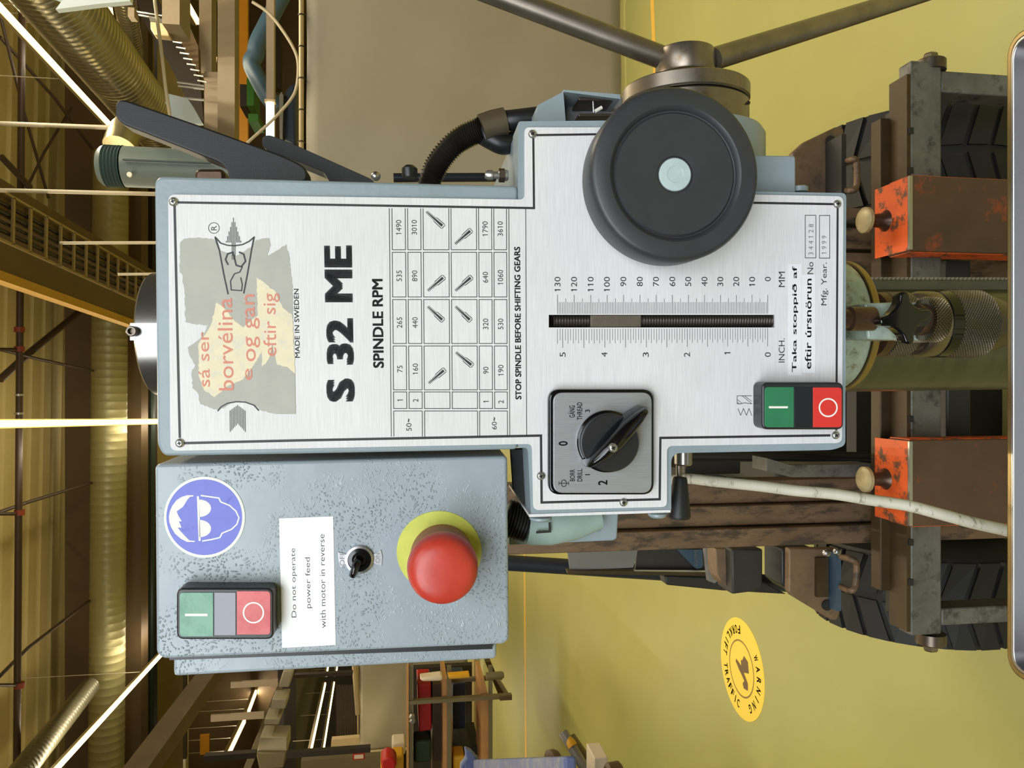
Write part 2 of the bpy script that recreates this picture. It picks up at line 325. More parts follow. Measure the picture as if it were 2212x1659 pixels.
# scuff marks and tape stripes on the floor
def stripe(a, b, w):
    a = Vector(a); b = Vector(b); n = (b-a).normalized(); s_ = V(-n.y, n.x, 0)*w/2; z = V(0, 0, .0)
    return MB().prism([a-s_, b-s_, b+s_, a+s_], (0, 0, .0015))
p0 = G(1133, 1190); p1 = G(1136, 1645); d = (p1-p0).normalized()
tag(stripe(p0-d*6, p1+d*2, .09).build('floor_tape', 'tape_yellow', smooth=0), 'thin far yellow tape line running across the green floor', 'tape')
p0 = G(1412, 80); p1 = G(1409, 0); d = (p1-p0).normalized()
tag(stripe(p0-d*0.25, p1+d*4, .055).build('floor_tape', 'tape_yellow', smooth=0), 'orange yellow tape line on the floor by the grey curtain', 'tape')
# walls
o = hbox(MB(), (-13, 37, 0), (13, 37.2, 8.2)).build('wall_far', 'wall_dark', smooth=0); struct(o)
o = hbox(MB(), (13, -7, 0), (13.2, 37, 8.2)).build('wall_right', 'wall_sheet', smooth=0); struct(o)
o = hbox(MB(), (-13.2, -7, 0), (-13, 37, 8.2)).build('wall_left', 'wall_sheet', smooth=0); struct(o)
o = hbox(MB(), (-13, -7.2, 0), (13, -7, 8.2)).build('wall_back', 'wall_sheet', smooth=0); struct(o)
# ceiling of trapezoid sheets with ribs across the hall
ZC = 6.9
mb = MB(); y = -7.0
prof = []
while y < 37:
    prof += [(y, ZC), (y+.25, ZC), (y+.29, ZC+.05), (y+.36, ZC+.05), (y+.40, ZC)]; y += .40
a = [H(-13, p[0], p[1]) for p in prof]; b = [H(13, p[0], p[1]) for p in prof]; n = len(prof)
mb.add(a+b, [(i, i+1, n+i+1, n+i) for i in range(n-1)])
o = mb.build('ceiling', 'ceiling_sheet', smooth=0, fix=False); struct(o)

# =================================================================== DRILL PRESS
DP = thing('drill_press', 'teal grey column drill press with brushed dial plate, big black knob and red stop button', 'drill press')
DP.matrix_world = MM
def sub(mb, name, m, parent=None, **kw): return mb.build(name, m, parent or DP, **kw)
def pr(pts, h, depth, r=0, n=5, scale=1.0):      # prism from photo points at height h (mm), swept back
    P = LP(pts, h)
    if r: P = rnd(P, r*.001, n)
    return MB().prism(P, BACK(depth), scale)
# --- castings
HU = [(333, 392), (345, 380), (1119, 401), (1119, 971), (620, 981), (352, 985), (339, 962)]
mb = MB().prism(rnd(LP(HU, -2.5), .003, 4), BACK(24)); up = sub(mb, 'head_casting', 'paint', bevel=.0045, seg=4)
sub(pr([(352, 398), (1119, 416), (1119, 962), (365, 972)], -26, 330, 2), 'head_body', 'paint', bevel=.003)
PL = [(363, 420), (1133, 431), (1133, 275), (1560, 275), (1560, 419), (1822, 424), (1819, 957), (1441, 963.5), (1441, 1095), (1152, 1102), (1149, 959), (368, 974)]
PR = [.004, .003, .003, .002, .002, .004, .004, .0035, .0035, .0035, .003, .004]
SLOT = rect(1185.5, 680, 1673.5, 707.5)
HL = [(1119, 262), (1585, 258), (1585, 413), (1828, 417), (1826, 962), (1800, 972), (1450, 979), (1450, 1106), (1147, 1112), (1140, 966), (1119, 968)]
lo = weld(prism_hole(rnd(LP(HL, -1.6), [.002, .002, .002, .003, .003, .004, .006, .002, .002, .004, .0005]), LP(SLOT, -1.6), 26, 12).build('gearbox_casting', 'paint', DP))
q = lo.modifiers.new('bevel', 'BEVEL'); q.width = .0012; q.segments = 2; q.limit_method = 'ANGLE'; q.angle_limit = math.radians(60)
sub(pr([(1121, 266), (1580, 264), (1580, 418), (1800, 424), (1800, 955), (1445, 962), (1130, 958), (1121, 955)], -27, 175, 1), 'gearbox_body', 'paint')
# --- face plate
fp = weld(prism_hole(rnd(LP(PL, 0), PR), LP(SLOT, 0), 1.4, 1.4).build('face_plate', 'plate', DP))
fp['label'] = 'brushed aluminium dial plate with speed table and depth scale'
# borders
mb = MB()
strokes(mb, [(375, 445), (372, 437), (1153.5, 449.5), (1152, 298), (1149.5, 292), (1290, 290)], 5, .1)
sub(mb, 'border_line', 'ink', fp, smooth=0, fix=False)
mb = MB(); strokes(mb, [(1290, 289.8), (1560, 289), (1562, 437), (1802, 441), (1809.5, 447), (1806.5, 930)], 5, .1)
strokes(mb, [(1794, 940.5), (1426.5, 946), (1425, 1078.5), (1170, 1085.5), (1168.5, 941), (640, 951.5), (398, 957.3)], 5, .1)
strokes(mb, [(388.3, 946), (377, 445)], 5, .1)
sub(mb, 'border_line', 'ink', fp, smooth=0, fix=False)
# --- screws
def screw(px, py, h=0, r=2.55, parent=None, drive='cross'):
    c = L(px, py, h); r *= .001
    o = MB().lathe([(r, -.0003), (r, .0004), (r*.9, .0010), (r*.62, .0016), (r*.5, .00165)], V(0, 0, 0), n=20).add([], []).build('screw', 'zinc', parent or fp); o.location = c
    s = MB(); g = random.random()
    for a in ((g, g+math.pi/2) if drive == 'cross' else (g,)):
        d_ = V(math.cos(a), 0, math.sin(a))*r*.45; w = V(-d_.z, 0, d_.x)*.34
        s.prism([c+V(0, -.00168, 0)-d_-w, c+V(0, -.00168, 0)+d_-w, c+V(0, -.00168, 0)+d_+w, c+V(0, -.00168, 0)-d_+w], V(0, .0003, 0))
    m2 = s.v; o2 = o.data
    me = MB(); me.v = [v-c for v in s.v]; me.f = s.f
    bm = bmesh.new(); bm.from_mesh(o2); k0 = len(bm.verts); vs = [bm.verts.new(v) for v in me.v]
    o2.materials.append(M_['ink_black'])
    for f in me.f:
        ff = bm.faces.new([vs[i] for i in f]); ff.material_index = 1
    bm.to_mesh(o2); bm.free(); return o
for p in ((375, 436), (389, 957), (1150, 290), (1808, 441), (1804.5, 940), (1168.3, 1028), (1346.5, 1085)): screw(*p)
# --- print on the plate: speed table
mb = MB()
RX = [(848.7, 877.2), (882.2, 910.6), (915.6, 970.8), (975.7, 1030.4), (1035, 1063), (1067.7, 1095.1)]
CY = [(450, 539.5), (545.2, 641.6), (647.1, 742), (747.5, 842), (846.7, 882.5)]
def skew(x, y): return x+(y-695)*.0165*(1370-x)/1000*1.0
def lrect(x0, x1, y0, y1, open0=False, open1=False):
    pts = [(x0, y0), (x1, y0), (x1, y1), (x0, y1)]; pts = [(skew(a_, b_), b_) for a_, b_ in pts]
    if open0: strokes(mb, [pts[0], pts[3]], 1.5, .1); strokes(mb, [pts[1], pts[2]], 1.5, .1); strokes(mb, [pts[3], pts[2]], 1.5, .1)
    elif open1: strokes(mb, [pts[0], pts[3]], 1.5, .1); strokes(mb, [pts[1], pts[2]], 1.5, .1); strokes(mb, [pts[0], pts[1]], 1.5, .1)
    else: strokes(mb, pts, 1.5, .1, closed=True)
for rx in RX:
    for i, cy in enumerate(CY): lrect(rx[0], rx[1], cy[0], cy[1], open0=(i == 0))
for a_, b_ in ((848.7, 910.6), (915.6, 1030.4), (1035, 1095.1)): lrect(a_, b_, 887.8, 943, open1=True)
for x in (843, 1100.1, 1136.6): strokes(mb, [(skew(x, 450), 450), (skew(x, 943), 943)], 1.5, .1)
sub(mb, 'table_grid', 'ink', fp, smooth=0, fix=False)
T = lambda s, x0, x1, y0, y1, m='ink', b=0.0, h=.1, p=None: text(s, x0, x1, y0, y1, p or fp, m, h, b)
rows = {0: ['1490', '535', '265', '75', '1'], 1: ['3010', '890', '440', '160', '2'], 4: ['1790', '640', '320', '90', '1'], 5: ['3610', '1060', '530', '190', '2']}
cyc = [491, 596, 697, 797, 865]
mb = MB()
for r, vals in rows.items():
    xm = sum(RX[r])/2
    for v, cy in zip(vals, cyc):
        wd_ = 8.3*len(v)-1.5 if v != '1' else 3.6
        cyy = cy+(3 if r > 3 and v != '1490' else 0)
        x_ = skew(xm, cyy); text_into(mb, v, x_-5.8, x_+5.8, cyy-wd_/2, cyy+wd_/2, .1)
text_into(mb, '50', 877.5, 889, 914, 931, .1); text_into(mb, '~', 881, 884.5, 904.5, 912, .1, .02); text_into(mb, '60', 1062.5, 1073, 911, 928, .1); text_into(mb, '~', 1066, 1069.5, 901.5, 909, .1, .02)
sub(mb, 'table_numerals', 'ink', fp, smooth=0, fix=False)['kind'] = 'stuff'
# lever pictograms
mb = MB()
for a_, b_ in (((921, 457), (958, 490)), ((983, 527), (1018, 496.6)), ((924, 628), (959.5, 597.7)), ((983.8, 628), (1019, 597.7)), ((924, 662), (957.5, 693)), ((984, 662), (1017, 693)), ((926, 828), (961, 798)), ((984.6, 761), (1020.6, 790.3))):
    ax, ay = a_; bx, by = b_; dx, dy = bx-ax, by-ay; l_ = math.hypot(dx, dy); dx /= l_; dy /= l_; nx, ny = -dy, dx
    P_ = lambda t, w: (ax+dx*t*l_+nx*w, ay+dy*t*l_+ny*w)
    mb.flat(LP([P_(0, -.7), P_(.93, -2.9), P_(.93, 2.9), P_(0, .7)], .1))
    for sg in (-1, 1):
        strokes(mb, [P_(0, sg*2.2), P_(.5, sg*3.3)], .9, .1); strokes(mb, [P_(.5, sg*4.2), P_(.55, sg*5.0), P_(.97, sg*5.6)], 1.5, .1)
    strokes(mb, [P_(1.0, -5.0), P_(1.0, 5.0)], 1.4, .1)
sub(mb, 'lever_pictogram', 'ink', fp, smooth=0, fix=False)
# big lettering
T('S', 705, 766.5, 817.5, 868, b=.05); T('32', 705, 764, 687.5, 788, b=.05); T('ME', 701, 761, 530, 653, b=.05)
T('SPINDLE RPM', 804.6, 828, 602.5, 795, b=.03); T('MADE IN SWEDEN', 636, 646.5, 624, 773, b=.008)
T('STOP SPINDLE BEFORE SHIFTING GEARS', 1112, 1125, 533, 863, b=.03)
# depth scale
mb = MB()
def mmx(v):                                   # true millimetres along the scale, in the plate's own units
    return L(1658.5, 695, .1).z+v*.001
x_r = [L(1430, y_, .1).x for y_ in (637, 644.5, 652.7, 678, 709.5, 734, 741, 750)]
def tick(z, xa, xb, w=.00016): mb.add([V(xa, -.0001, z-w), V(xb, -.0001, z-w), V(xb, -.0001, z+w), V(xa, -.0001, z+w)], [(0, 1, 2, 3)])
for v in range(0, 131): tick(mmx(v), x_r[3], x_r[0] if v % 10 == 0 else x_r[1] if v % 5 == 0 else x_r[2], .00014 if v % 10 == 0 else .00012)
for v in range(0, 83): tick(mmx(v*25.4/16), x_r[4], x_r[7] if v % 8 == 0 else x_r[6] if v % 2 == 0 else x_r[5], .00014 if v % 8 == 0 else .00012)
sub(mb, 'scale_mark', 'ink_soft', fp, smooth=0, fix=False)['kind'] = 'stuff'
mb = MB()
xs = {130: 1204.3, 120: 1240, 110: 1275.9, 100: 1311, 90: 1346.5, 80: 1382, 70: 1417, 60: 1452.2, 50: 1486.6, 40: 1521.7, 30: 1555.9, 20: 1590.3, 10: 1624.8, 0: 1658.6}
for v, x in xs.items(): text_into(mb, str(v), x-6.4, x+6.4, 598, 598+(9.5 if v == 0 else 20.5 if v < 100 else 31.5), .1)
for v, x in ((5, 1215.5), (4, 1305.5), (3, 1395), (2, 1484), (1, 1571.5), (0, 1658.6)): text_into(mb, str(v), x-6.4, x+6.4, 761, 761+(4.6 if v == 1 else 10), .1)
sub(mb, 'scale_numerals', 'ink', fp, smooth=0, fix=False)
T('MM', 1682, 1695.5, 587, 620); T('INCH.', 1682, 1695, 731, 783)
T('No', 1744, 1757, 566, 592); T('Mfg. Year.', 1774, 1789.5, 567, 659.5)
mb = MB(); strokes(mb, rect(1739.5, 465, 1762.3, 557), 1.4, .1, True); strokes(mb, rect(1770, 465.5, 1792.5, 557.5), 1.4, .1, True)
sub(mb, 'number_frame', 'ink', fp, smooth=0, fix=False)
T('3 4 4 1 2 8', 1746.5, 1757, 484, 550.5, 'grey_ink'); T('1 9 9 9', 1775, 1785.5, 509, 548.5, 'grey_ink')
# drill-bit sign and zigzag
mb = MB(); strokes(mb, [(1624, 855), (1592.5, 855), (1592.5, 872.5), (1600, 872.5), (1608, 870), (1624, 872.5)], 1.2, .1)
strokes(mb, [(1592.5, 863), (1603, 872)], 1, .1); strokes(mb, [(1603, 855), (1624, 872)], 1, .1); strokes(mb, [(1608, 855), (1624, 867)], 1, .1); strokes(mb, [(1592.5, 869), (1597, 872.5)], 1, .1)
strokes(mb, [(1624, 898), (1618, 882.5), (1612.5, 897), (1606, 882.5), (1600, 897), (1594, 882.5)], 1.2, .1)
sub(mb, 'drill_pictogram', 'ink', fp, smooth=0, fix=False)
# torn sticker over a winged emblem
c_ = lambda pts: [(240+x*.3859, 360+y*.3859) for x, y in pts]
def ragged(pts, amp=2.2, seed=3):
    rn = random.Random(seed); out = []
    for i, p in enumerate(pts):
        q = pts[(i+1) % len(pts)]; d_ = math.hypot(q[0]-p[0], q[1]-p[1]); m_ = max(1, int(d_/5))
        for j in range(m_): t = j/m_; out.append((p[0]+(q[0]-p[0])*t+rn.uniform(-amp, amp)*(j > 0), p[1]+(q[1]-p[1])*t+rn.uniform(-amp, amp)*(j > 0)))
    return out
def sheet(pts, h, th=.12):
    P = LP(pts, h); n = len(P); tri = tessellate_polygon([[V(p.x, p.z, 0) for p in P]])
    return MB().add(P, [tuple(t) for t in tri]).add(P+[p+BACK(th) for p in P], [(i, i+n, (i+1) % n+n, (i+1) % n) for i in range(n)])
glue = c_([(385, 425), (410, 402), (500, 398), (575, 408), (610, 470), (690, 500), (800, 440), (810, 410), (885, 400), (893, 440), (875, 500), (925, 470), (980, 435), (1000, 520), (1015, 680), (1018, 830), (1020, 950), (1028, 1150), (1033, 1385)])+c_([(920, 1385), (840, 1365), (800, 1330), (740, 1310), (680, 1320), (600, 1365), (500, 1330), (480, 1260), (455, 1240), (450, 1150), (470, 1110), (440, 1060), (430, 1010), (500, 960), (545, 885), (480, 885), (415, 870), (410, 700), (395, 600), (383, 590)])
st = sub(sheet(ragged(glue, 1.6), .16), 'torn_sticker', 'old_glue', smooth=0, fix=False); st['label'] = 'torn sticker with remnants of red lettering'
pap = c_([(560, 880), (590, 760), (640, 800), (700, 870), (740, 900), (822, 830), (815, 620), (860, 650), (920, 700), (960, 790), (1015, 830), (1030, 1160), (985, 1120), (930, 1110), (905, 990), (880, 1080), (845, 1120), (845, 1030), (800, 1110), (740, 1190), (650, 1230), (580, 1290), (520, 1250), (490, 1170), (490, 1080), (490, 990), (540, 920)])
sub(sheet(ragged(pap, 1.2, 5), .24, .08), 'paper_layer', 'old_paper', st, smooth=0, fix=False)
sub(sheet(c_([(1000, 1180), (1030, 1160), (1033, 1385), (925, 1385), (975, 1320), (990, 1200)]), .24, .08), 'paper_layer', 'old_glue', st, smooth=0, fix=False)
cb = lambda x0, x1, y0, y1: (240+x0*.3859, 240+x1*.3859, 360+y0*.3859, 360+y1*.3859)
mb = MB()
text_into(mb, 'sá ser', *cb(488, 550, 925, 1232), .33, 0); text_into(mb, 'borvélina', *cb(598, 682, 735, 1252), .33, 0)
text_into(mb, 'og gan', *cb(752, 832, 715, 1090), .33, 0); text_into(mb, 'eftir sig', *cb(850, 945, 708, 1060), .33, 0); text_into(mb, 'e', *cb(750, 790, 1130, 1195), .33, 0)
sub(mb, 'red_lettering', 'old_red', st, smooth=0, fix=False)
mb = MB()
for i in range(-5, 6):
    xx = 684+i*8.2; top = 285+abs(i)*26
    strokes(mb, c_([(xx, top), (xx+1, 425 if abs(i) > 1 else 520)]), 1.1, .3)
for i in range(-5, 6):
    xx = 707+i*8.4; strokes(mb, c_([(xx, 1335-abs(i)*-6), (xx+1, 1440+abs(i)*9)]), 1.1, .3)
strokes(mb, c_([(580, 392), (612, 428), (650, 440), (690, 443), (735, 436), (772, 418), (803, 392)]), 2.6, .3)
strokes(mb, c_([(582, 398), (606, 470), (630, 600), (655, 715)]), 3.0, .3); strokes(mb, c_([(799, 398), (785, 470), (765, 590), (742, 710)]), 3.0, .3)
strokes(mb, c_([(596, 1368), (615, 1345), (650, 1325), (700, 1316), (750, 1318), (800, 1336), (826, 1366)]), 2.6, .3)
strokes(mb, c_([(655, 550), (640, 520), (652, 488), (680, 480), (692, 520), (700, 552), (728, 560), (752, 530), (742, 490), (715, 478)]), 3.4, .3)
strokes(mb, c_([(735, 560), (720, 590), (690, 600), (668, 640), (672, 690), (730, 694), (734, 660), (725, 620)]), 2.4, .3)
sub(mb, 'emblem', 'ink', fp, smooth=0, fix=False)
mb = MB(); strokes(mb, circ(462, 492.5, 11.6, 28), 1.3, .1, True); text_into(mb, 'R', 456, 468, 487.5, 497.5, .1); sub(mb, 'trademark_sign', 'ink', fp, smooth=0, fix=False)
# tape labels
for x0, y0, x1, y1, s_, tb in ((1703.5, 570, 1731.5, 811, 'Taka stoppið af', (1711, 1724, 575, 804)), (1733, 593.5, 1761, 805.5, 'eftir úrsnörun', (1739, 1753, 602, 797))):
    o = sub(pr(rect(x0, y0, x1, y1), .25, .25), 'tape_label', 'tape_label', smooth=0)
    T(s_, tb[0], tb[1], tb[2], tb[3], 'ink_black', .012, .3, o)
# smudges of rust at the plate's corners
# --- threaded depth rod in the slot
ax = (L(1430, 693.5, -4)); z0 = L(1670, 694, -4).z; z1 = L(1188, 694, -4).z
pitch = .00172; prof = []; n_ = int((z1-z0)/pitch); r0 = .0036
for i in range(n_):
    for t_, rr_ in ((0, 0), (.3, .00045), (.55, .00055), (.8, .0002)): prof.append((r0-.0004+rr_, (i+t_)*pitch))
dr = MB().lathe(prof, V(ax.x, .0054, z0), (0, 0, 1), n=20).build('depth_rod', 'thread', DP)
sub(pr(rect(1187, 682, 1672, 706), -11, .6), 'slot_floor', 'slot_dark', smooth=0)
sub(pr(rect(1276, 680.8, 1385, 706.8), -1.2, 7), 'depth_rider', 'rider', bevel=.0003)

# --- push-button units
def pushbuttons(name, bez, rear, hgt, g, b_, r, mats, marks, bar, ring, rm):
    u_ = sub(MB().prism(rnd(LP(rect(*bez), hgt), .0042, 6), BACK(hgt+.0)), name, 'black_plastic', bevel=.0011, seg=3)
    for nm_, q_, mt, rad in (('start_button', g, mats[0], 1), ('blank_insert', b_, mats[1], 0), ('stop_button', r, mats[2], 2)):
        P = LP(rect(*q_), hgt+.5); rr_ = [.0002]*4
        if rad == 1: rr_ = [.0022, .0002, .0002, .0022]
        if rad == 2: rr_ = [.0002, .0022, .0022, .0002]
        bo = MB().prism(rnd(P, rr_, 5), BACK(3)).build(nm_, mt, u_, bevel=.0003)
        if rad == 1: sub(pr(rect(*bar), hgt+.6, .15), 'start_mark', 'white_mark', u_, smooth=0)
        if rad == 2:
            mb = MB(); strokes(mb, circ(ring[0], ring[1], ring[2], 36), ring[3], hgt+.62, True); sub(mb, 'stop_mark', 'white_mark', u_, smooth=0, fix=False)
    return u_
u1 = pushbuttons('push_button_unit', (1646, 826, 1822.5, 928), None, 13, (1652, 836, 1715, 923), (1716, 836.5, 1755.5, 923), (1756.5, 837, 1818.5, 923), ('green', 'ink_black', 'red'), None, (1661, 877.5, 1702, 882), (1789, 880.5, 19, 3.4), 0)
u1['label'] = 'push-button unit on the dial plate, bright green and red'
u2 = pushbuttons('push_button_unit', (380.5, 1270, 590.5, 1381.5), None, -2.5, (387.5, 1280, 460, 1375), (462, 1280, 508.5, 1372.5), (511, 1277, 584, 1371), ('green_worn', 'grey_plastic', 'red_worn'), None, (399, 1325.5, 449, 1330.5), (547.5, 1323.5, 21.5, 3.2), 0) if False else None

# --- selector switch
sw = sub(pr(rect(1185, 841, 1413, 1069), 6, 6, 7, 8), 'selector_switch', 'black_gloss', bevel=.0012, seg=3); sw['label'] = 'square selector switch with black lever knob'
sub(pr(rect(1195, 848, 1408, 1065), 7, 1, 6, 8), 'switch_plate', 'switch_plate', sw, bevel=.0004)
for s_, x0, x1, y0, y1, bb in (('GÄNG', 1227, 1241.8, 876, 902, .01), ('THREAD', 1246.5, 1257.7, 869, 907, .01), ('3', 1264, 1274.5, 884.8, 890.6, .01), ('0', 1206.7, 1226.3, 953, 963, .02), ('BORR', 1231, 1241.8, 1014, 1039.5, .01), ('DRILL', 1247, 1257.7, 1013, 1040, .01), ('I', 1264, 1274.5, 1024.5, 1026.5, .01), ('2', 1292, 1312, 1037.6, 1048, .02)):
    text(s_, x0, x1, y0, y1, sw, 'ink_black', 7.12, bb)
mb = MB(); strokes(mb, circ(1218, 1044, 5.6, 28, 7.2), 1.6, 7.12, True); strokes(mb, [(1207, 1044), (1229, 1044)], 1.5, 7.12); strokes(mb, [(1207.5, 1040), (1207.5, 1048)], 1.2, 7.12); strokes(mb, [(1228.5, 1040), (1228.5, 1048)], 1.2, 7.12)
mb.build('drill_symbol', 'ink_black', sw, smooth=0, fix=False)
kc = L(1311, 953, 7); kr = 62*mmpx(1311, 953, 8)
MB().lathe([(kr*1.08, 0), (kr*1.08, .0018), (kr*1.04, .0024), (kr, .0026)], kc, n=56).build('knob_collar', 'black_gloss', sw)
MB().lathe([(kr, 0), (kr, .007), (kr*.96, .0078), (kr*.93, .0078)], kc+V(0, -.002, 0), n=56).build('knob_skirt', 'black_plastic', sw)
# lever knob: tapered bar swept along photo points, rounded section
def bar_knob(pts, widths, heights, base, name, m, parent):
    # pts photo centre line on plane h=base; each section a rounded arch
    mb = MB(); nsec = len(pts); ns = 12; rings = []
    C = [L(x, y, base) for x, y in pts]
    for i in range(nsec):
        d_ = (C[min(i+1, nsec-1)]-C[max(i-1, 0)]).normalized(); sd = V(-d_.z, 0, d_.x); w = widths[i]*.001; hh = heights[i]*.001
        ring = []
        for j in range(ns+1):
            a_ = math.pi*j/ns; ring.append(C[i]+sd*w*math.copysign(abs(math.cos(a_))**.75, math.cos(a_))+V(0, -hh*abs(math.sin(a_))**.7, 0))
        rings.append(ring)
    vs = [p for r_ in rings for p in r_]; m_ = ns+1; fs = []
    for i in range(nsec-1):
        for j in range(ns): fs.append((i*m_+j, i*m_+j+1, (i+1)*m_+j+1, (i+1)*m_+j))
        fs.append((i*m_+ns, i*m_, (i+1)*m_, (i+1)*m_+ns))
    fs.append(tuple(range(m_-1, -1, -1))); fs.append(tuple(range((nsec-1)*m_, nsec*m_)))
    mb.add(vs, fs); return mb.build(name, m, parent, smooth=60)
bar_knob([(1259, 1003), (1263, 1000), (1272, 991), (1293, 972), (1318, 948), (1342, 922), (1366, 900), (1384, 884), (1390, 880)], [.8, 2.2, 3.4, 5.4, 6.4, 6.0, 4.6, 3.2, 1.2], [10, 14, 16, 19, 20, 19, 17, 14, 9], 9, 'switch_lever', 'black_gloss', sw)
sc = screw(1324, 967, 28.5, 2.7, sw)

# --- large knob
fc = L(1461, 375, 36); R0 = 185*mmpx(1463, 372, 36)
kb = MB().lathe([(R0*.93, -.029), (R0*1.0, -.027), (R0*1.03, -.022), (R0*1.03, -.0035), (R0*1.0, -.001), (R0*.96, 0), (R0*.80, 0), (R0*.765, -.0012), (R0*.75, -.003), (R0*.735, -.0032), (R0*.71, -.0018), (R0*.30, -.0018), (R0*.22, -.0022), (R0*.213, -.003)], fc, n=96).build('feed_knob', 'wheel_black', DP)
kb['label'] = 'large round black knob with pale centre cap'
MB().lathe([(R0*.195, -.006), (R0*.195, -.0020), (R0*.185, -.0015), (R0*.1, -.0013), (R0*.095, -.0016), (R0*.01, -.0015)], fc, n=40).build('centre_cap', 'cap_grey', kb)
MB().lathe([(R0*.35, -.038), (R0*.35, -.027)], fc, n=32).build('knob_boss', 'steel_dark', kb)

# --- capstan hub on the right-hand side (axis along the machine's width)
AX = V(1, 0, 0)
def axial(px, py, h, r_px, wpx0, wpx1, name, m, prof=None, par=None, n=56):
    c = L(px, py, h); u = mmpx(px, py, h); r = r_px*u; hn = h+r*1000; x0 = L(px, wpx0, hn).x; x1 = L(px, wpx1, hn).x
    l_ = x1-x0
    pf = prof or [(r*.97, 0), (r, .0012), (r, l_-.0012), (r*.97, l_)]
    return MB().lathe(pf, V(x0, c.y, c.z), AX, n=n).build(name, m, par or DP)
hubp = axial(1480, 150, -95, 137, 178, 141, 'capstan_hub', 'steel_worn'); hubp['label'] = 'worn steel capstan hub with spokes'
axial(1480, 150, -95, 135, 245, 181, 'hub_ring', 'steel_worn', par=hubp)
axial(1480, 150, -95, 64, 141, 86, 'hub_nose', 'steel_worn', par=hubp)
mb = MB().lathe([(.0042, 0), (.0042, .001)], L(1607, 222, -68), (.8, -.6, 0), n=24); mb.build('hub_hole', 'slot_dark', hubp)
def spoke(a, ha, b, hb, r, name='spoke'):
    A = L(a[0], a[1], ha); B_ = L(b[0], b[1], hb)
    return MB().tube([A, A+(B_-A)*.5, B_], r, n=20).build(name, 'steel_worn', hubp)
spoke((1432, 125), -95, (960, -55), -95, .0080); spoke((1540, 128), -90, (2060, -35), -250, .0080)
axial(1480, 300, -95, 180, 335, 240, 'boss_casting', 'paint', [(.02, .0), (.0555, 0), (.0555, .026), (.053, .030), (.048, .032), (.02, .032)])
sub(pr([(1560, 335), (1716, 336), (1719, 341), (1719, 418), (1560, 418)], -14, 60, 1.5), 'boss_block', 'paint', bevel=.002)
sub(MB().lathe([(.0055, 0), (.0055, .003), (.004, .0038)], L(1726, 415, -20), (1, 0, 0), n=24), 'drain_plug', 'paint')
# --- small fittings on top right
sub(pr([(1160, 228), (1217, 198), (1222, 262), (1160, 262)], -40, 30, 1), 'switch_bracket', 'paint')
sub(pr([(1217, 198), (1340, 214), (1340, 204), (1217, 194)], -38, 34), 'switch_bracket', 'paint')
sub(pr(rect(1222, 208, 1345, 262), -64, 14), 'switch_housing', 'grey_ink', bevel=.001)
lim = sub(pr(rect(1250, 210, 1330, 217), -42, 24, .8), 'limit_switch', 'steel_dark', bevel=.0006)
sub(pr(rect(1250, 245, 1335, 252), -42, 24, .8), 'switch_arm', 'steel_dark', lim, bevel=.0006)
sub(MB().tube([L(1281, 218, -44), L(1282, 244, -44)], .0006, 8), 'pin', 'stainless', lim)
sub(MB().tube([L(1285, 241, -44), L(1300, 232, -44)], .0012, 8), 'peg', 'white_mark', lim)
el = sub(MB().tube(spline([L(1205, 262, -70), L(1198, 252, -70), L(1170, 252, -70), L(1120, 258, -70), L(1085, 262, -72)]), .0068, 16), 'hose_elbow', 'rubber')
sub(MB().tube([L(1092, 262, -72), L(1065, 268, -72), L(1040, 277, -72)], .0092, 16), 'hose_sleeve', 'sleeve', el)
sub(MB().tube(spline([L(1034, 284, -76), L(1060, 300, -76), L(1090, 312, -76), L(1120, 300, -80)]), .007, 14, rr=None), 'hose_sleeve', 'rubber', el)
hp = spline([L(922, 420, -90), L(935, 375, -88), L(955, 340, -84), L(985, 308, -80), L(1015, 290, -76), L(1042, 279, -73)], 26)
mb = MB(); rr_ = [.0078+.0008*math.sin(i*2*math.pi/4) for i in range(len(hp))]
mb.tube(hp, .007, 18, rr=rr_); mb.build('corrugated_conduit', 'conduit', DP, smooth=60)
mb = MB().lathe([(.0028, 0), (.0034, .001), (.0034, .005), (.0022, .006), (.0022, .009), (.003, .0095), (.003, .0125), (.002, .014)], L(1098, 379, -14), (0, 0, 1), n=16); sub(mb, 'grease_nipple', 'zinc')
mb = MB().lathe([(.0042, 0), (.0042, .0035)], L(1090, 379, -14), (0, 0, 1), n=6); sub(mb, 'nipple_nut', 'steel_dark')
mb = MB().lathe([(.0028*math.sin(math.pi*i/8)+.0001, .0028-.0028*math.cos(math.pi*i/8)) for i in range(9)], L(812, 391, -18), (1, 0, 0), n=14); sub(mb, 'ball_stud', 'stainless')
mb = MB().lathe([(.0048, 0), (.0052, .002), (.0052, .006), (.003, .008)], L(885, 384, -70), (1, 0, 0), n=18); sub(mb, 'black_cap', 'rubber')
# --- shift levers
lev = [(272, 216), (443, 275), (601, 332), (645, 352), (663, 365), (663, 392), (495, 392), (492, 368), (475, 351), (316, 288), (262, 267), (249, 252), (249, 225), (257, 215)]
l1 = sub(MB().prism(rnd(LP(lev, -34), .003, 3), BACK(18)), 'shift_lever', 'black_matt', bevel=.004, seg=4); l1['label'] = 'front black gear shift lever'
sub(pr(rect(420, 364, 485, 398), -60, 25, 4), 'lever_hub', 'brown_steel', bevel=.002)
lev2 = [(585, 292), (640, 314), (803, 387), (812, 398), (715, 398), (700, 372), (647, 350), (579, 326), (566, 314), (566, 300), (573, 292)]
l2 = sub(MB().prism(rnd(LP(lev2, -70), .002, 3), BACK(20)), 'shift_lever', 'black_matt', bevel=.0035, seg=4); l2['label'] = 'rear black gear shift lever, partly hidden'
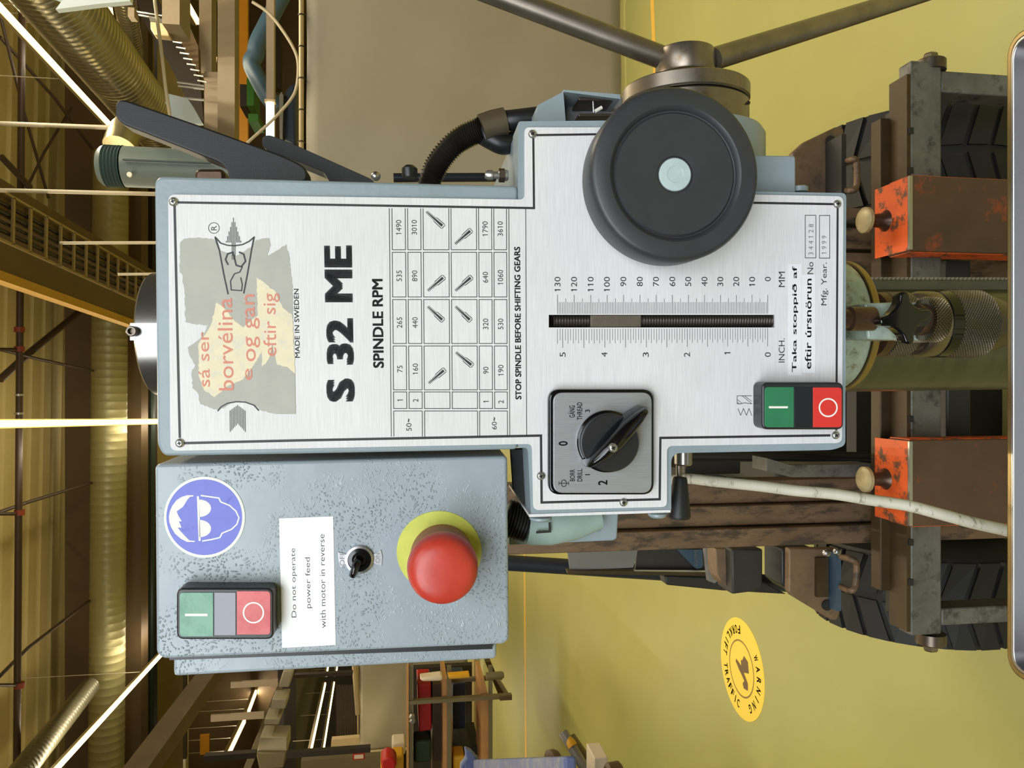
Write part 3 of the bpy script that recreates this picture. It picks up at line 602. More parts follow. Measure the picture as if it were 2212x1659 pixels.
# --- spindle cap at the top
cx_ = L(330, 722, -75); rc = .0395
zt = L(287, 722, -75+39.5).z; zb = zt-.055
cp = MB().lathe([(rc, zb-.0), (rc, zt-.0012), (rc-.0012, zt), (rc*.3, zt)], V(cx_.x, .075, 0), (0, 0, 1), n=72).build('spindle_cap', 'steel', DP)
bk = sub(pr(rect(281, 698, 345, 735), -33.5, 1.2), 'clamp_bracket', 'stainless', cp)
c0_ = L(289, 716, -33); 
mb = MB().lathe([(.0032, 0), (.0032, .0042), (.0027, .0048), (.0019, .0048), (.0018, .002), (.0001, .002)], c0_, (0, -1, 0), n=20); sub(mb, 'socket_screw', 'steel_dark', cp)

# --- control box
HB = -15
bx = [(334, 1003), (1096, 985), (1100, 1382), (1088, 1392), (352, 1424), (337, 1412)]
cbx = MB().prism(rnd(LP(bx, HB), .003, 4), BACK(70)).build('control_box', 'hammered', DP, bevel=.0022, seg=3)
cbx['label'] = 'hammered teal enamel control box'
lid = MB().prism(rnd(LP([(374, 1408), (1073, 1380), (1073, 1424), (374, 1462)], HB-28), .003, 4), BACK(14)).build('box_door', 'hammered', DP, bevel=.003, seg=4)
sub(pr([(360, 1380), (1064, 1360), (1064, 1402), (366, 1426)], HB-24, 8), 'door_gasket', 'rubber', smooth=0)
HBm = HB
# blue mandatory sign
bs = MB().prism(LP(circ(441.6, 1117.3, 87.6, 64), HB+.35), BACK(.35)).build('goggles_sticker', 'sign_white', DP, smooth=0); bs['label'] = 'round blue and white eye protection sticker'
MB().prism(LP(circ(441.2, 1117.3, 81.8, 64, 81.8), HB+.42), BACK(.1)).build('blue_disc', 'sign_blue', bs, smooth=0)
c7 = lambda pts: [(320+x*.3134, 960+y*.3134) for x, y in pts]
mb = MB()
hair = c7([(143, 500), (150, 460), (168, 420), (195, 385), (230, 362), (270, 350), (312, 350), (312, 358), (288, 362), (270, 382), (252, 412), (240, 430), (197, 462), (208, 490), (232, 530), (212, 530), (222, 552), (230, 574), (203, 573), (225, 600), (255, 632), (285, 662), (322, 664), (320, 672), (268, 672), (225, 650), (185, 615), (158, 570), (146, 535)])
P = LP(hair, HB+.5); tri = tessellate_polygon([[V(p.x, p.z, 0) for p in P]]); mb.add(P, [tuple(t) for t in tri])
strokes(mb, c7([(343, 357), (355, 665)]), 4.4, HB+.5)
for yc_ in (440, 580):
    P = LP(c7([(352+82*math.sin(math.pi*i/16), yc_-60*math.cos(math.pi*i/16)) for i in range(17)]), HB+.5); mb.add(P, [tuple(range(17))])
strokes(mb, c7([(362, 352), (420, 360), (488, 370), (500, 396), (560, 420), (605, 460), (626, 505), (612, 550), (575, 585), (510, 612), (494, 642), (440, 655), (373, 666)]), 3.0, HB+.5)
mb.build('face_pictogram', 'sign_white', bs, smooth=0, fix=False)
# box labels and controls
wl = sub(pr([(603, 1120), (719.6, 1115.5), (725, 1393), (609.5, 1399.5)], HB+.3, .3), 'notice_label', 'white_label', smooth=0); wl['label'] = 'white notice about power feed and reverse'
for s_, a_ in (('Do not operate', (628.5, 642, 1184, 1334)), ('power feed', (659.4, 673.8, 1204, 1314)), ('with motor in reverse', (690.5, 702.5, 1154, 1357))):
    text(s_, *a_, wl, 'ink_soft', HB+.36, 0)
u2 = sub(MB().prism(rnd(LP(rect(381, 1270.5, 591, 1381.5), HB+12.5), .0042, 6), BACK(12.5)), 'push_button_unit', 'black_plastic', bevel=.0011, seg=3); u2['label'] = 'push-button unit on the control box, faded green, grey and red'
for nm_, q_, mt, rr4 in (('start_button', (388, 1280, 460.5, 1375), 'green_worn', [.0022, .0002, .0002, .0022]), ('blank_insert', (463, 1280, 509, 1372.5), 'grey_plastic', .0002), ('stop_button', (511.5, 1277, 584, 1371), 'red_worn', [.0002, .0022, .0022, .0002])):
    MB().prism(rnd(LP(rect(*q_), HB+13), rr4, 5), BACK(3)).build(nm_, mt, u2, bevel=.0003)
sub(pr(rect(399.5, 1325.5, 448.5, 1331), HB+13.15, .15), 'start_mark', 'white_mark', u2, smooth=0)
mb = MB(); strokes(mb, circ(547.5, 1323.5, 21.5, 36), 3.2, HB+13.15, True); sub(mb, 'stop_mark', 'white_mark', u2, smooth=0, fix=False)
# emergency stop
ez = MB().prism(LP(circ(948.5, 1192, 91.5, 64, 88), HB+.5), BACK(.5)).build('emergency_stop', 'yellow_disc', DP, smooth=0); ez['label'] = 'red mushroom stop button on a yellow disc'
c = L(954, 1199, HB+.5); rr0 = 78*mmpx(948, 1200, HB+38)
MB().lathe([(rr0*.93, 0), (rr0*.93, .020), (rr0*.9, .023)], c, n=56).build('button_collar', 'mushroom_stem', ez)
MB().lathe([(rr0*.86, .019), (rr0*.97, .022), (rr0*1.0, .026), (rr0*.985, .031), (rr0*.93, .0345), (rr0*.84, .0367), (rr0*.7, .038), (rr0*.5, .0388), (rr0*.25, .0391), (rr0*.02, .0392)], c, n=64).build('mushroom_head', 'mushroom', ez, smooth=60)
# toggle
tg = MB().lathe([(30*mmpx(777, 1207, HB), 0), (30*mmpx(777, 1207, HB), .0016), (25*mmpx(777, 1207, HB), .002), (24*mmpx(777, 1207, HB), .0004), (.0005, .0004)], L(777, 1208, HB), n=40).build('toggle_switch', 'stainless', DP); tg['label'] = 'small black toggle with ON and OFF wings'
MB().lathe([(24*mmpx(777, 1207, HB), .0004), (24*mmpx(777, 1207, HB), .0012), (16*mmpx(777, 1207, HB), .0014), (14*mmpx(777, 1207, HB), .0006), (.0005, .0006)], L(777, 1208, HB), n=36).build('toggle_well', 'black_gloss', tg)
bar_knob([(777, 1206), (772, 1214), (767, 1228), (762, 1241), (760, 1244)], [2.4, 2.6, 2.5, 2.3, 1.0], [5, 7, 8, 7, 4], HB+1.0, 'toggle_lever', 'black_gloss', tg)
for nm_, pts, s_, tb in (('off_wing', [(730, 1193), (749, 1198), (754, 1203), (754, 1211), (749, 1216), (736, 1226), (731, 1210)], 'OFF', (734, 744, 1193, 1222)), ('on_wing', [(806, 1198), (823, 1188), (826, 1204), (824, 1222), (806, 1216), (801, 1211), (801, 1203)], 'ON', (811, 820.5, 1194.5, 1216))):
    w_ = sub(pr(pts, HB+.6, .5), nm_, 'stainless', tg, smooth=0)
    text(s_, *tb, tg, 'grey_ink', HB+.66, 0.0)

# --- left arm: cover sheet, bolts, gland, hose, cone knob
sub(pr([(1143, 1111), (1448, 1101.5), (1449, 1107), (1143, 1117)], -1, 110), 'side_cover', 'plate', smooth=0)
for p in ((1168, 1119, -12, 24, 11), (1420, 1111, -12, 20, 9)):
    c = L(p[0], p[1], p[2]); u = mmpx(p[0], p[1], p[2])
    sub(MB().lathe([(p[3]*u*.6, 0), (p[3]*u*1.0, .0008), (p[3]*u*1.0, .0022), (p[3]*u*.75, .0034)], V(c.x+.0016, c.y, c.z), (-1, 0, 0), n=20), 'cover_bolt', 'paint')
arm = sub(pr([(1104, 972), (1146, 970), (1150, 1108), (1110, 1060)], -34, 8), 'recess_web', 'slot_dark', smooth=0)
hz = []
for i in range(9):
    x_ = 1098+i*5.2; hz += [(.0098 if i % 1 == 0 else .0085, i)]
A = L(1092, 1118, -62); B_ = L(1142, 1132, -62); d_ = (B_-A); ln = d_.length; prof = []
for i in range(8):
    t = ln*i/8; prof += [(.0108, t), (.0125, t+ln/8*.25), (.0125, t+ln/8*.6), (.0108, t+ln/8*.85)]
gp = MB().lathe(prof, A, d_, n=28).build('cable_conduit', 'rubber', DP)
B2 = L(1190, 1134, -62); B3 = L(1295, 1120, -66)
gl = MB().tube([L(1139, 1132, -62), L(1150, 1133, -62), B2, L(1240, 1130, -64), B3], .013, 28, rr=[.0135, .0138, .0135, .0115, .0075]).build('cable_gland', 'gland', DP)
sub(MB().tube([L(1163, 1146, -47), L(1186, 1146, -47)], .0001, 4), 'gland_window', 'slot_dark', gl)
mb = MB(); strokes(mb, [(1158, 1150), (1188, 1148), (1187, 1128)], 5, -46); mb.build('gland_notch', 'slot_dark', gl, smooth=0, fix=False)
sub(pr([(1100, 1140), (1298, 1146), (1298, 1100), (1330, 1100), (1336, 1110), (1333, 1164), (1325, 1168), (1100, 1178)], -78, 14, 1.5), 'motor_bracket', 'paint', bevel=.0015)
c = L(1475, 1000, -34)
sub(MB().lathe([(.0058, 0), (.0058, .008), (.005, .009)], L(1476, 975, -34), (-1, 0, 0), n=24), 'shaft_collar', 'steel')
sub(MB().tube([L(1466, 985, -34), L(1467, 1040, -34)], .0020, 14), 'shaft', 'steel_worn')
A = L(1469, 1031, -26); ln = abs(L(1469, 1119, -26).x-A.x)
cn = sub(MB().lathe([(.0040, 0), (.0046, .0012), (.0076, ln*.9), (.0076, ln*.95), (.0070, ln)], A, (-1, 0, .04), n=36), 'cone_knob', 'black_matt'); cn['label'] = 'black tapered knob on the left side'

# --- spindle, chuck and depth stop below the head
HS = -165
def zaxis(px, py, h): return L(px, py, h)
ca = L(2100, 700, HS)
def vert(name, m, pts, h=HS, ycen=700, par=None, n=64, knurl=False, xc=None):
    # pts: (photo x of the nearest silhouette point is ignored) -> list of (radius_px at axis depth, photo x on the axis plane)
    c = L(2100, ycen, h); prof = []
    for r_, x in pts:
        p = L(x, ycen, h); prof.append((r_*mmpx(x, ycen, h), p.z))
    z0_ = min(z for _, z in prof); loc = V(c.x, c.y, z0_)
    o = MB().lathe([(r_, z-z0_) for r_, z in prof], loc, (0, 0, 1), n=n).build(name, m, par or DP, loc=loc, smooth=40)
    if par: o.location = loc-par.location
    return o
fl = vert('quill_flange', 'oily_paint', [(40, 1808), (133, 1808), (137, 1802), (137, 1700), (40, 1700)], ycen=703); fl['label'] = 'oily teal spindle flange with bright rim'
vert('flange_rim', 'brass', [(60, 1824), (136, 1824), (139, 1820), (139, 1810), (60, 1810)], ycen=703, par=fl)
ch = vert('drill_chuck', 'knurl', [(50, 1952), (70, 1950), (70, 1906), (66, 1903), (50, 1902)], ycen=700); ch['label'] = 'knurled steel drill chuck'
vert('spindle_nose', 'brown_steel', [(40, 1903), (69, 1902), (69, 1884), (50, 1880), (50, 1830)], par=ch)
vert('chuck_neck', 'steel_dark', [(40, 1976), (56, 1976), (56, 1950), (40, 1950)], par=ch)
vert('chuck_body', 'steel_worn', [(40, 2013), (70, 2013), (71, 2008), (71, 1980), (66, 1974), (40, 1974)], par=ch)
vert('chuck_collar', 'black_gloss', [(60, 2034), (72.5, 2034), (72.5, 2014), (60, 2012)], par=ch)
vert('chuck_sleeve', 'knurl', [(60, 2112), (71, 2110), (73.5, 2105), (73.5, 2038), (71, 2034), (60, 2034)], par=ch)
vert('chuck_nose', 'steel_dark', [(20, 2182), (34, 2180), (50, 2162), (69, 2112), (60, 2105)], par=ch)
# stop rod, arm, star knob, knurled nut
rd = vert('stop_rod', 'brown_steel', [(26, 1885), (26, 1835), (20, 1832), (20, 1790)], h=-30, ycen=688, n=32)
sa = sub(pr([(1868, 655), (1958, 652), (1965, 662), (1965, 728), (1955, 735), (1875, 733)], -34, 30, 2), 'stop_arm', 'oily_paint', bevel=.002)
sub(pr([(1862, 668), (1930, 660), (2000, 650), (2010, 740), (1935, 728), (1862, 722)], -60, 25, 2), 'stop_arm', 'oily_paint', bevel=.002)
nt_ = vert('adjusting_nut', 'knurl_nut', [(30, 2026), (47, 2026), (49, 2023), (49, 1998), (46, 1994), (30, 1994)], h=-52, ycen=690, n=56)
vert('nut_thread', 'brown_steel', [(28, 1994), (34, 1994), (34, 1978), (28, 1978)], h=-52, ycen=690, par=nt_)
star = []
for lobe, rr_l in (((1955, 628), 0), ((2016, 677), 0), ((1968, 745), 0), ((1901, 695), 0)):
    star.append(lobe)
pts = []; cs = (1957, 688)
for i in range(4):
    a = star[i]; b = star[(i+1) % 4]
    va = (a[0]-cs[0], a[1]-cs[1]); la = math.hypot(*va); na = (-va[1]/la, va[0]/la)
    mid = ((a[0]+b[0])/2*.42+cs[0]*.58, (a[1]+b[1])/2*.42+cs[1]*.58)
    ra = 10
    for sg in (-1, -.5, 0, .5, 1):
        pts.append((a[0]+na[0]*ra*sg-va[0]/la*(abs(sg)**2)*7, a[1]+na[1]*ra*sg-va[1]/la*(abs(sg)**2)*7))
    vb = (b[0]-cs[0], b[1]-cs[1]); lb = math.hypot(*vb); nb = (-vb[1]/lb, vb[0]/lb)
    s1 = (a[0]*.62+cs[0]*.38+na[0]*12, a[1]*.62+cs[1]*.38+na[1]*12); s2 = (b[0]*.62+cs[0]*.38-nb[0]*12, b[1]*.62+cs[1]*.38-nb[1]*12)
    pts += [s1, mid if False else ((s1[0]+s2[0])/2*.93+cs[0]*.07, (s1[1]+s2[1])/2*.93+cs[1]*.07), s2]
sk = sub(MB().prism(LP(pts, -12), BACK(10), .96), 'star_knob', 'black_gloss', bevel=.0018, seg=3, smooth=50); sk['label'] = 'glossy black four-lobed star knob'
sub(MB().lathe([(.006, 0), (.006, .018)], L(1957, 688, -36), (0, -1, 0), n=20), 'knob_stem', 'rubber', sk)

# --- column with rack, down to its foot
cc = L(2000, 733, -400); crr = 111*mmpx(2000, 733, -400)
bz = -(MM @ cc).z/MZ.z+cc.z
colm = MB().lathe([(crr, bz+.03), (crr, L(600, 700).z)], V(cc.x, cc.y, 0), (0, 0, 1), n=80).build('drill_column', 'column', DP); colm['label'] = 'polished round steel column'
mb = MB(); xr = cc.x+crr
mb.box((xr-.004, cc.y-.022, bz+.05), (xr+.007, cc.y-.002, L(900, 700).z))
k_ = 0; z = bz+.06
while z < cc.z+.45:
    mb.add([V(xr+.006, cc.y-.022, z), V(xr+.0105, cc.y-.022, z+.0018), V(xr+.006, cc.y-.022, z+.0036), V(xr+.006, cc.y-.002, z), V(xr+.0105, cc.y-.002, z+.0018), V(xr+.006, cc.y-.002, z+.0036)], [(0, 2, 1), (3, 4, 5), (0, 1, 4, 3), (1, 2, 5, 4)]); z += .0052
mb.build('column_rack', 'rack', DP, smooth=0)
mb = MB().box((cc.x-.22, cc.y-.42, bz+.012), (cc.x+.22, cc.y+.16, bz+.055)); mb.build('base_plate', 'paint', DP, bevel=.008)
# motor and drive housing behind the head (mostly hidden)
mb = MB().lathe([(.06, 0), (.088, .01), (.088, .16), (.06, .18)], L(650, 690, -400), (0, 1, 0), n=40); mb.build('motor', 'paint', DP)
# =================================================================== world helpers for things beyond the machine
def Wb(mb, x0, y0, x1, y1, Y, th, ang=0):        # box whose front face shows at the photo rectangle, on plane y = Y, th deep
    xm = (x0+x1)/2; ym = (y0+y1)/2
    zt = W(x0, ym, Y).z; zb_ = W(x1, ym, Y).z; xr_ = W(xm, y0, Y).x; xl = W(xm, y1, Y).x
    return mb.box((xl, Y, zb_), (xr_, Y+th, zt))
def wbox(name, m, r, Y, th, parent=None, bevel=0.0, **kw):
    return Wb(MB(), *r, Y, th).build(name, m, parent, bevel=bevel, **kw)
def wpr(name, m, pts, Y, th, parent=None, bevel=0.0, smooth=35):
    return MB().prism([W(x, y, Y) for x, y in pts], (0, th, 0)).build(name, m, parent, bevel=bevel, smooth=smooth)
def wtube(name, m, pts, r, parent=None, n=12, **kw):       # pts: (px, py, Y)
    return MB().tube([W(*p) for p in pts], r, n).build(name, m, parent, **kw)
mat('rust_beam', (116, 92, 70), 0.55, 0.3, var=0.3, scale=8, rgb2=(74, 62, 52), thr=(0.5, 0.6), stretch=(3, 3, 1)); mat('rust_plate', (120, 96, 72), 0.55, 0.2, var=0.25, scale=10, rgb2=(88, 76, 62), thr=(0.5, 0.65))
mat('flat_bar', (104, 102, 96), 0.55, 0.3, var=0.3, scale=16, rgb2=(62, 60, 56), thr=(0.52, 0.66)); mat('dark_metal', (52, 50, 48), 0.5, 0.3, var=0.25, scale=10)
mat('fork_face', (90, 66, 50), 0.5, 0.1, var=0.2, scale=10, rgb2=(158, 74, 46), thr=(0.58, 0.70)); mat('fork_orange', (224, 92, 34), 0.5, 0, var=0.1, scale=20, rgb2=(96, 66, 44), thr=(0.52, 0.60))
mat('tyre', (29, 28, 26), 0.65, 0, var=0.15, scale=10); mat('bolt_cream', (176, 160, 120), 0.45, 0.2, var=0.1, scale=60); mat('mast_dark', (30, 28, 27), 0.6)
mat('guard_grey', (122, 120, 116), 0.4, 0.1, var=0.08, scale=6); mat('guard_blue', (58, 78, 94), 0.4, 0); mat('chrome', (215, 215, 212), 0.12, 1.0); mat('blue_black', (46, 50, 60), 0.3, 0.3)
mat('edge_brown', (66, 51, 29), 0.5, 0.3, var=0.3, scale=12)
# =================================================================== steel tray in front of the chuck, grey cable
TY = 0.372
tr = thing('steel_tray', 'polished steel tray rim with rounded corners below the drill chuck', 'tray', W(2200, 760, TY))
def tl(v): return Vector(v)-tr.location
P = [W(2176, 84, TY), W(2180, 1452, TY)]
xr_, xl = P[0].x, P[1].x; zt = W(2174, 760, TY).z
def ring(mb, x0, x1, y0, y1, z0, z1, th, r):
    lo_ = lambda z, d: rnd([V(x0+d, y0+d, z), V(x1-d, y0+d, z), V(x1-d, y1-d, z), V(x0+d, y1-d, z)], max(r-d, .002), 6)
    a, b, c, d_ = lo_(z0, 0), lo_(z1, 0), lo_(z1, th), lo_(z0, th); n = len(a)
    fs = []
    for k_ in range(4):
        for i in range(n): fs.append((k_*n+i, k_*n+(i+1) % n, ((k_+1) % 4)*n+(i+1) % n, ((k_+1) % 4)*n+i))
    return mb.add([tl(v) for v in a+b+c+d_], fs)
ring(MB(), xl, xr_, TY-.30, TY, zt-.030, zt, .004, .012).build('tray_rim', 'brass', tr, bevel=.001)
ring(MB(), xl+.0035, xr_-.0035, TY-.2965, TY-.0035, zt-.029, zt+.0006, .002, .010).build('inner_liner', 'stainless', tr, bevel=.0005)
ring(MB(), xl-.004, xr_+.004, TY-.304, TY+.004, zt-.034, zt-.026, .006, .014).build('rim_band', 'tray_steel', tr, bevel=.0006)
MB().box(tl((xl+.003, TY-.297, zt-.030)), tl((xr_-.003, TY-.003, zt-.027))).build('tray_floor', 'tray_steel', tr)
for x in (xl+.03, xr_-.03):
    MB().tube([tl((x, TY-.02, zt-.028)), tl((x, TY-.02, 0))], .009, 12).build('leg', 'steel_dark', tr)
    MB().tube([tl((x, TY-.28, zt-.028)), tl((x, TY-.28, 0))], .009, 12).build('leg', 'steel_dark', tr)
cp_ = [(1440, 1038, .62), (1485, 1034, .60), (1540, 1040, .58), (1640, 1050, .555), (1720, 1060, .54), (1800, 1067, .53), (1880, 1080, .52), (1960, 1092, .51), (2030, 1110, .50), (2100, 1129, .49), (2180, 1147, .48), (2260, 1166, .47), (2400, 1180, .46)]
pts = [W(*p) for p in cp_]; pts += [V(pts[-1].x, pts[-1].y+.02, .3), V(pts[-1].x-.02, pts[-1].y+.1, .02), V(pts[-1].x-.2, pts[-1].y+.2, .008)]
cbl = MB().tube(spline(pts, 6), .0042, 14, rr=None).build('power_cable', 'cable', smooth=60)
tag(cbl, 'dirty cream power cable hanging beside the drill press in front of the forklift', 'cable')

# =================================================================== FORKLIFT facing the camera behind the drill press
FK = thing('forklift', 'worn forklift with rusty mast, orange fork tops and black tyres behind the drill', 'forklift', (0, 0, 0))
Yc = 1.25
wbox('carriage_bar', 'flat_bar', (1968, 132, 2034, 1372), Yc, .035, FK, .003)
wbox('carriage_edge', 'edge_brown', (1959, 160, 1969, 1365), Yc+.002, .05, FK)
for y in (282, 368, 470, 905, 1000, 1172, 1258): wbox('bar_notch', 'mast_dark', (1964, y-7, 1974, y+7), Yc-.001, .03, FK)
for y, y2 in ((162, 208), (1308, 1344)):
    wbox('side_bar', 'flat_bar', (2034, y, 2330, y2), Yc+.01, .05, FK, .003)
for y, sg in ((148, 1), (1374, -1)):
    c = W(2010, y, Yc+.02); MB().lathe([(.026, -.006), (.026, .012), (.024, .014)], c, (sg, 0, 0), n=28).build('end_washer', 'steel_dark', FK)
    MB().lathe([(.013, .012), (.013, .024), (.010, .027)], c, (sg, 0, 0), n=6).build('bolt', 'steel_worn', FK)
wbox('cross_channel', 'edge_brown', (1902, 255, 1934, 1276), Yc+.05, .03, FK, .002)
wbox('cross_channel', 'dark_metal', (1932, 235, 1962, 1330), Yc+.07, .03, FK, .004)
wbox('lower_cross_member', 'dark_metal', (2046, 560, 2098, 950), Yc+.06, .06, FK, .004)
# forks
for y0, y1 in ((378, 542), (951, 1138)):
    ym = (y0+y1)/2; zt_ = W(1966, ym, Yc-.05).z; a = W(1966, y0, Yc-.05).x; b = W(1966, y1, Yc-.05).x
    f = MB().box((b, Yc-.05, .055), (a, Yc+.012, zt_)).build('fork', 'fork_face', FK, bevel=.0025)
    MB().box((b+.002, Yc-.046, zt_-.001), (a-.002, Yc+.045, zt_+.002)).build('fork_top', 'fork_orange', f)
    for xx in (a, b): MB().box((xx-.0015, Yc-.044, .06), (xx+.0015, Yc+.01, zt_-.004)).build('fork_side', 'fork_orange', f)
    MB().box((b+.002, Yc-.0525, zt_-.003), (a-.002, Yc-.048, zt_+.003)).build('worn_edge', 'zinc', f)
    MB().prism([(b, Yc-.05, .012), (b, Yc-.05, .055), (b, Yc-1.0, .03), (b, Yc-1.0, .018)], (a-b, 0, 0)).build('fork_blade', 'fork_face', FK) if False else None
    c = V((a+b)/2+.0, Yc+.015, zt_)
    MB().lathe([(.021, 0), (.013, .010), (.011, .028), (.017, .036)], c, (0, 0, 1), n=24).build('lock_pin', 'brown_steel', f)
    MB().lathe([(.018, .034), (.023, .038), (.023, .044), (.020, .047), (.012, .049), (.001, .0495)], c, (0, .0, 1), n=28).build('pin_cap', 'bolt_cream', f)
# mast uprights: left trio (photo bottom) and right trio (photo top)
def rail(y0, y1, Y, th, m='rust_beam', xb=2300, xt=None, nm='mast_rail'):
    a = W(1600, y0, Y).x; b = W(1600, y1, Y).x; zb_ = .06; zt_ = xt if xt else 1.72
    return MB().box((min(a, b), Y, zb_), (max(a, b), Y+th, zt_)).build(nm, m, FK, bevel=.002)
rail(1038, 1087, 1.42, .05); rail(1092, 1135, 1.40, .06); rail(1142, 1182, 1.38, .06)
rail(440, 474, 1.42, .06); rail(484, 530, 1.42, .06); rail(539, 588, 1.42, .06)
rail(600, 1038, 1.62, .02, 'mast_dark', nm='mast_shadow_plate') if False else None
wbox('crosshead', 'dark_metal', (1480, 960, 1600, 1025), 1.50, .05, FK, .003)
hosem = wtube('hydraulic_hose', 'rubber', [(1470, 985, 1.48), (1700, 985, 1.47), (1900, 990, 1.46)], .012, FK)
wpr('mast_block', 'flat_bar', [(1708, 1005), (1890, 1003), (1890, 1030), (1710, 1031), (1657, 1018), (1657, 990)], 1.34, .06, FK)
wtube('tilt_ram', 'chrome', [(2066, 480, 1.36), (2066, 640, 1.36)], .0055, FK)
wbox('side_plate', 'dark_metal', (2036, 1095, 2190, 1135), Yc+.03, .03, FK)
wbox('mast_back', 'mast_dark', (1850, 420, 2500, 1190), 1.66, .04, FK)
# tyres
for y_in, y_out in ((440, 232), (1200, 1392)):
    a = W(2000, y_in, 1.50).x; b = W(2000, y_out, 1.50).x; R_t = .225
    cen = V(0, 1.66, R_t); x0_, x1_ = min(a, b), max(a, b)
    ty = MB().lathe([(R_t*.5, 0), (R_t*.93, .0), (R_t*.985, .02), (R_t*.985, x1_-x0_-.02), (R_t*.93, x1_-x0_), (R_t*.5, x1_-x0_)], V(x0_, cen.y, cen.z), (1, 0, 0), n=72).build('tyre', 'tyre', FK)
    for k_ in range(26):
        g = 2*math.pi*k_/26; mb = MB()
        for sgn in (0, 1):
            xa = x0_+.006 if sgn == 0 else (x0_+x1_)/2+.008; xb_ = (x0_+x1_)/2-.008 if sgn == 0 else x1_-.006
            g2 = g+(math.pi/26 if sgn else 0); da = .095; sh = .12*(1 if sgn else -1)
            q_ = []
            for xx, s_ in ((xa, 0), (xb_, 1)):
                sft = g2+(sh*s_)
                for gg in (sft-da, sft+da):
                    for rr_ in (R_t*.97, R_t*1.02): q_.append(V(xx, cen.y+math.cos(gg)*rr_, cen.z+math.sin(gg)*rr_))
            mb.add(q_, [(0, 1, 3, 2), (4, 6, 7, 5), (0, 4, 5, 1), (2, 3, 7, 6), (1, 5, 7, 3), (0, 2, 6, 4)])
        mb.build('tread_block', 'tyre', ty, smooth=0)
    MB().lathe([(.02, .03), (.11, .03), (.11, x1_-x0_-.03), (.02, x1_-x0_-.03)], V(x0_, cen.y, cen.z), (1, 0, 0), n=32).build('wheel_rim', 'edge_brown', ty)
# fender plates, handles, lugs
def plate(pts, Y, th, name, m, hole=None):
    o = wpr(name, m, pts, Y, th, FK, .003)
    if hole: MB().lathe([(.011, 0), (.011, .004)], W(hole[0], hole[1], Y-.002), (0, -1, 0), n=20).build('plate_hole', 'mast_dark', o)
    return o
plate([(1712, 330), (1738, 306), (1805, 274), (1818, 273), (1823, 281), (1824, 430), (1712, 430)], 1.50, .02, 'fender_plate', 'rust_plate', (1793, 305))
wbox('fender_flange', 'dark_metal', (1818, 290, 1828, 440), 1.44, .08, FK)
plate([(1705, 1185), (1812, 1185), (1815, 1325), (1808, 1340), (1796, 1339), (1712, 1288), (1704, 1278)], 1.50, .02, 'fender_plate', 'rust_plate', (1785, 1307))
wbox('fender_flange', 'guard_blue', (1806, 1196, 1817, 1320), 1.47, .05, FK)
for pts in ([(1820, 352, 1.46), (1842, 344, 1.42), (1850, 352, 1.42), (1850, 402, 1.42), (1838, 412, 1.42), (1822, 410, 1.46)], [(1817, 1203, 1.46), (1838, 1208, 1.43), (1850, 1220, 1.43), (1848, 1262, 1.43), (1838, 1276, 1.43), (1817, 1268, 1.46)]):
    MB().tube(spline([W(*p) for p in pts], 5), .0065, 10).build('grab_handle', 'rust_beam', FK, smooth=60)
wpr('hinge_lug', 'rust_plate', [(1546, 1186), (1580, 1186), (1582, 1284), (1578, 1272), (1560, 1262), (1549, 1240)], 1.58, .05, FK, .003)
wpr('hinge_block', 'dark_metal', [(1580, 1186), (1648, 1186), (1648, 1270), (1630, 1278), (1582, 1284)], 1.55, .08, FK, .004)
wpr('hinge_block', 'dark_metal', [(1688, 1186), (1764, 1186), (1764, 1280), (1708, 1280), (1688, 1262)], 1.545, .08, FK, .004)
wbox('oily_seam', 'edge_brown', (1765, 1205, 1790, 1290), 1.49, .01, FK)
for p in ((1784, 1194), (1807, 1191)):
    MB().lathe([(.008, 0), (.008, .004), (.006, .008), (.002, .010)], W(*p, 1.44), (0, -1, 0), n=18).build('grease_cap', 'stainless', FK)
for p in ((1736, 1201), (1738, 1257)):
    MB().lathe([(.009, 0), (.009, .004), (.006, .007)], W(*p, 1.545), (0, -1, 0), n=6).build('bolt', 'dark_metal', FK)
# overhead guard tubes and screen
wtube('guard_tube', 'blue_black', [(900, 1203, 2.1), (1225, 1224, 2.1), (1440, 1238, 2.1), (1700, 1262, 2.05)], .022, FK, 16)
wtube('guard_tube', 'blue_black', [(850, 384, 1.7), (1060, 383, 1.7), (1100, 382, 1.7)], .010, FK, 14)
wpr('cab_screen', 'guard_grey', [(1225, 1180), (1380, 1180), (1368, 1226), (1232, 1232)], 1.98, .01, FK)
wpr('cab_screen', 'dark_metal', [(1378, 1180), (1530, 1180), (1530, 1240), (1372, 1236)], 1.99, .01, FK)
wpr('screen_edge', 'stainless', [(1370, 1231), (1526, 1232), (1526, 1236), (1370, 1235)], 1.97, .01, FK)
wpr('screen_sill', 'edge_brown', [(1225, 1232), (1530, 1236), (1530, 1244), (1227, 1240)], 1.97, .02, FK)
wpr('bracket', 'guard_grey', [(1524, 1184), (1546, 1184), (1549, 1236), (1560, 1248), (1544, 1260), (1532, 1256)], 1.9, .02, FK)
wpr('guard_bumper', 'dark_metal', [(1436, 1244), (1640, 1252), (1700, 1284), (1560, 1276), (1440, 1264)], 1.97, .05, FK, .004)
stk = wpr('warning_sticker', 'guard_blue', [(1462, 1187), (1517, 1187), (1519, 1220), (1515, 1227), (1506, 1229), (1499, 1225)], 1.975, .002, FK)
mb = MB(); tm = text_mesh('EQUIPME', 0)
xa = W(1505, 1222, 1.973); xb_ = W(1505, 1187, 1.973); zt_ = W(1500, 1200, 1.973).z; zb_ = W(1508, 1200, 1.973).z
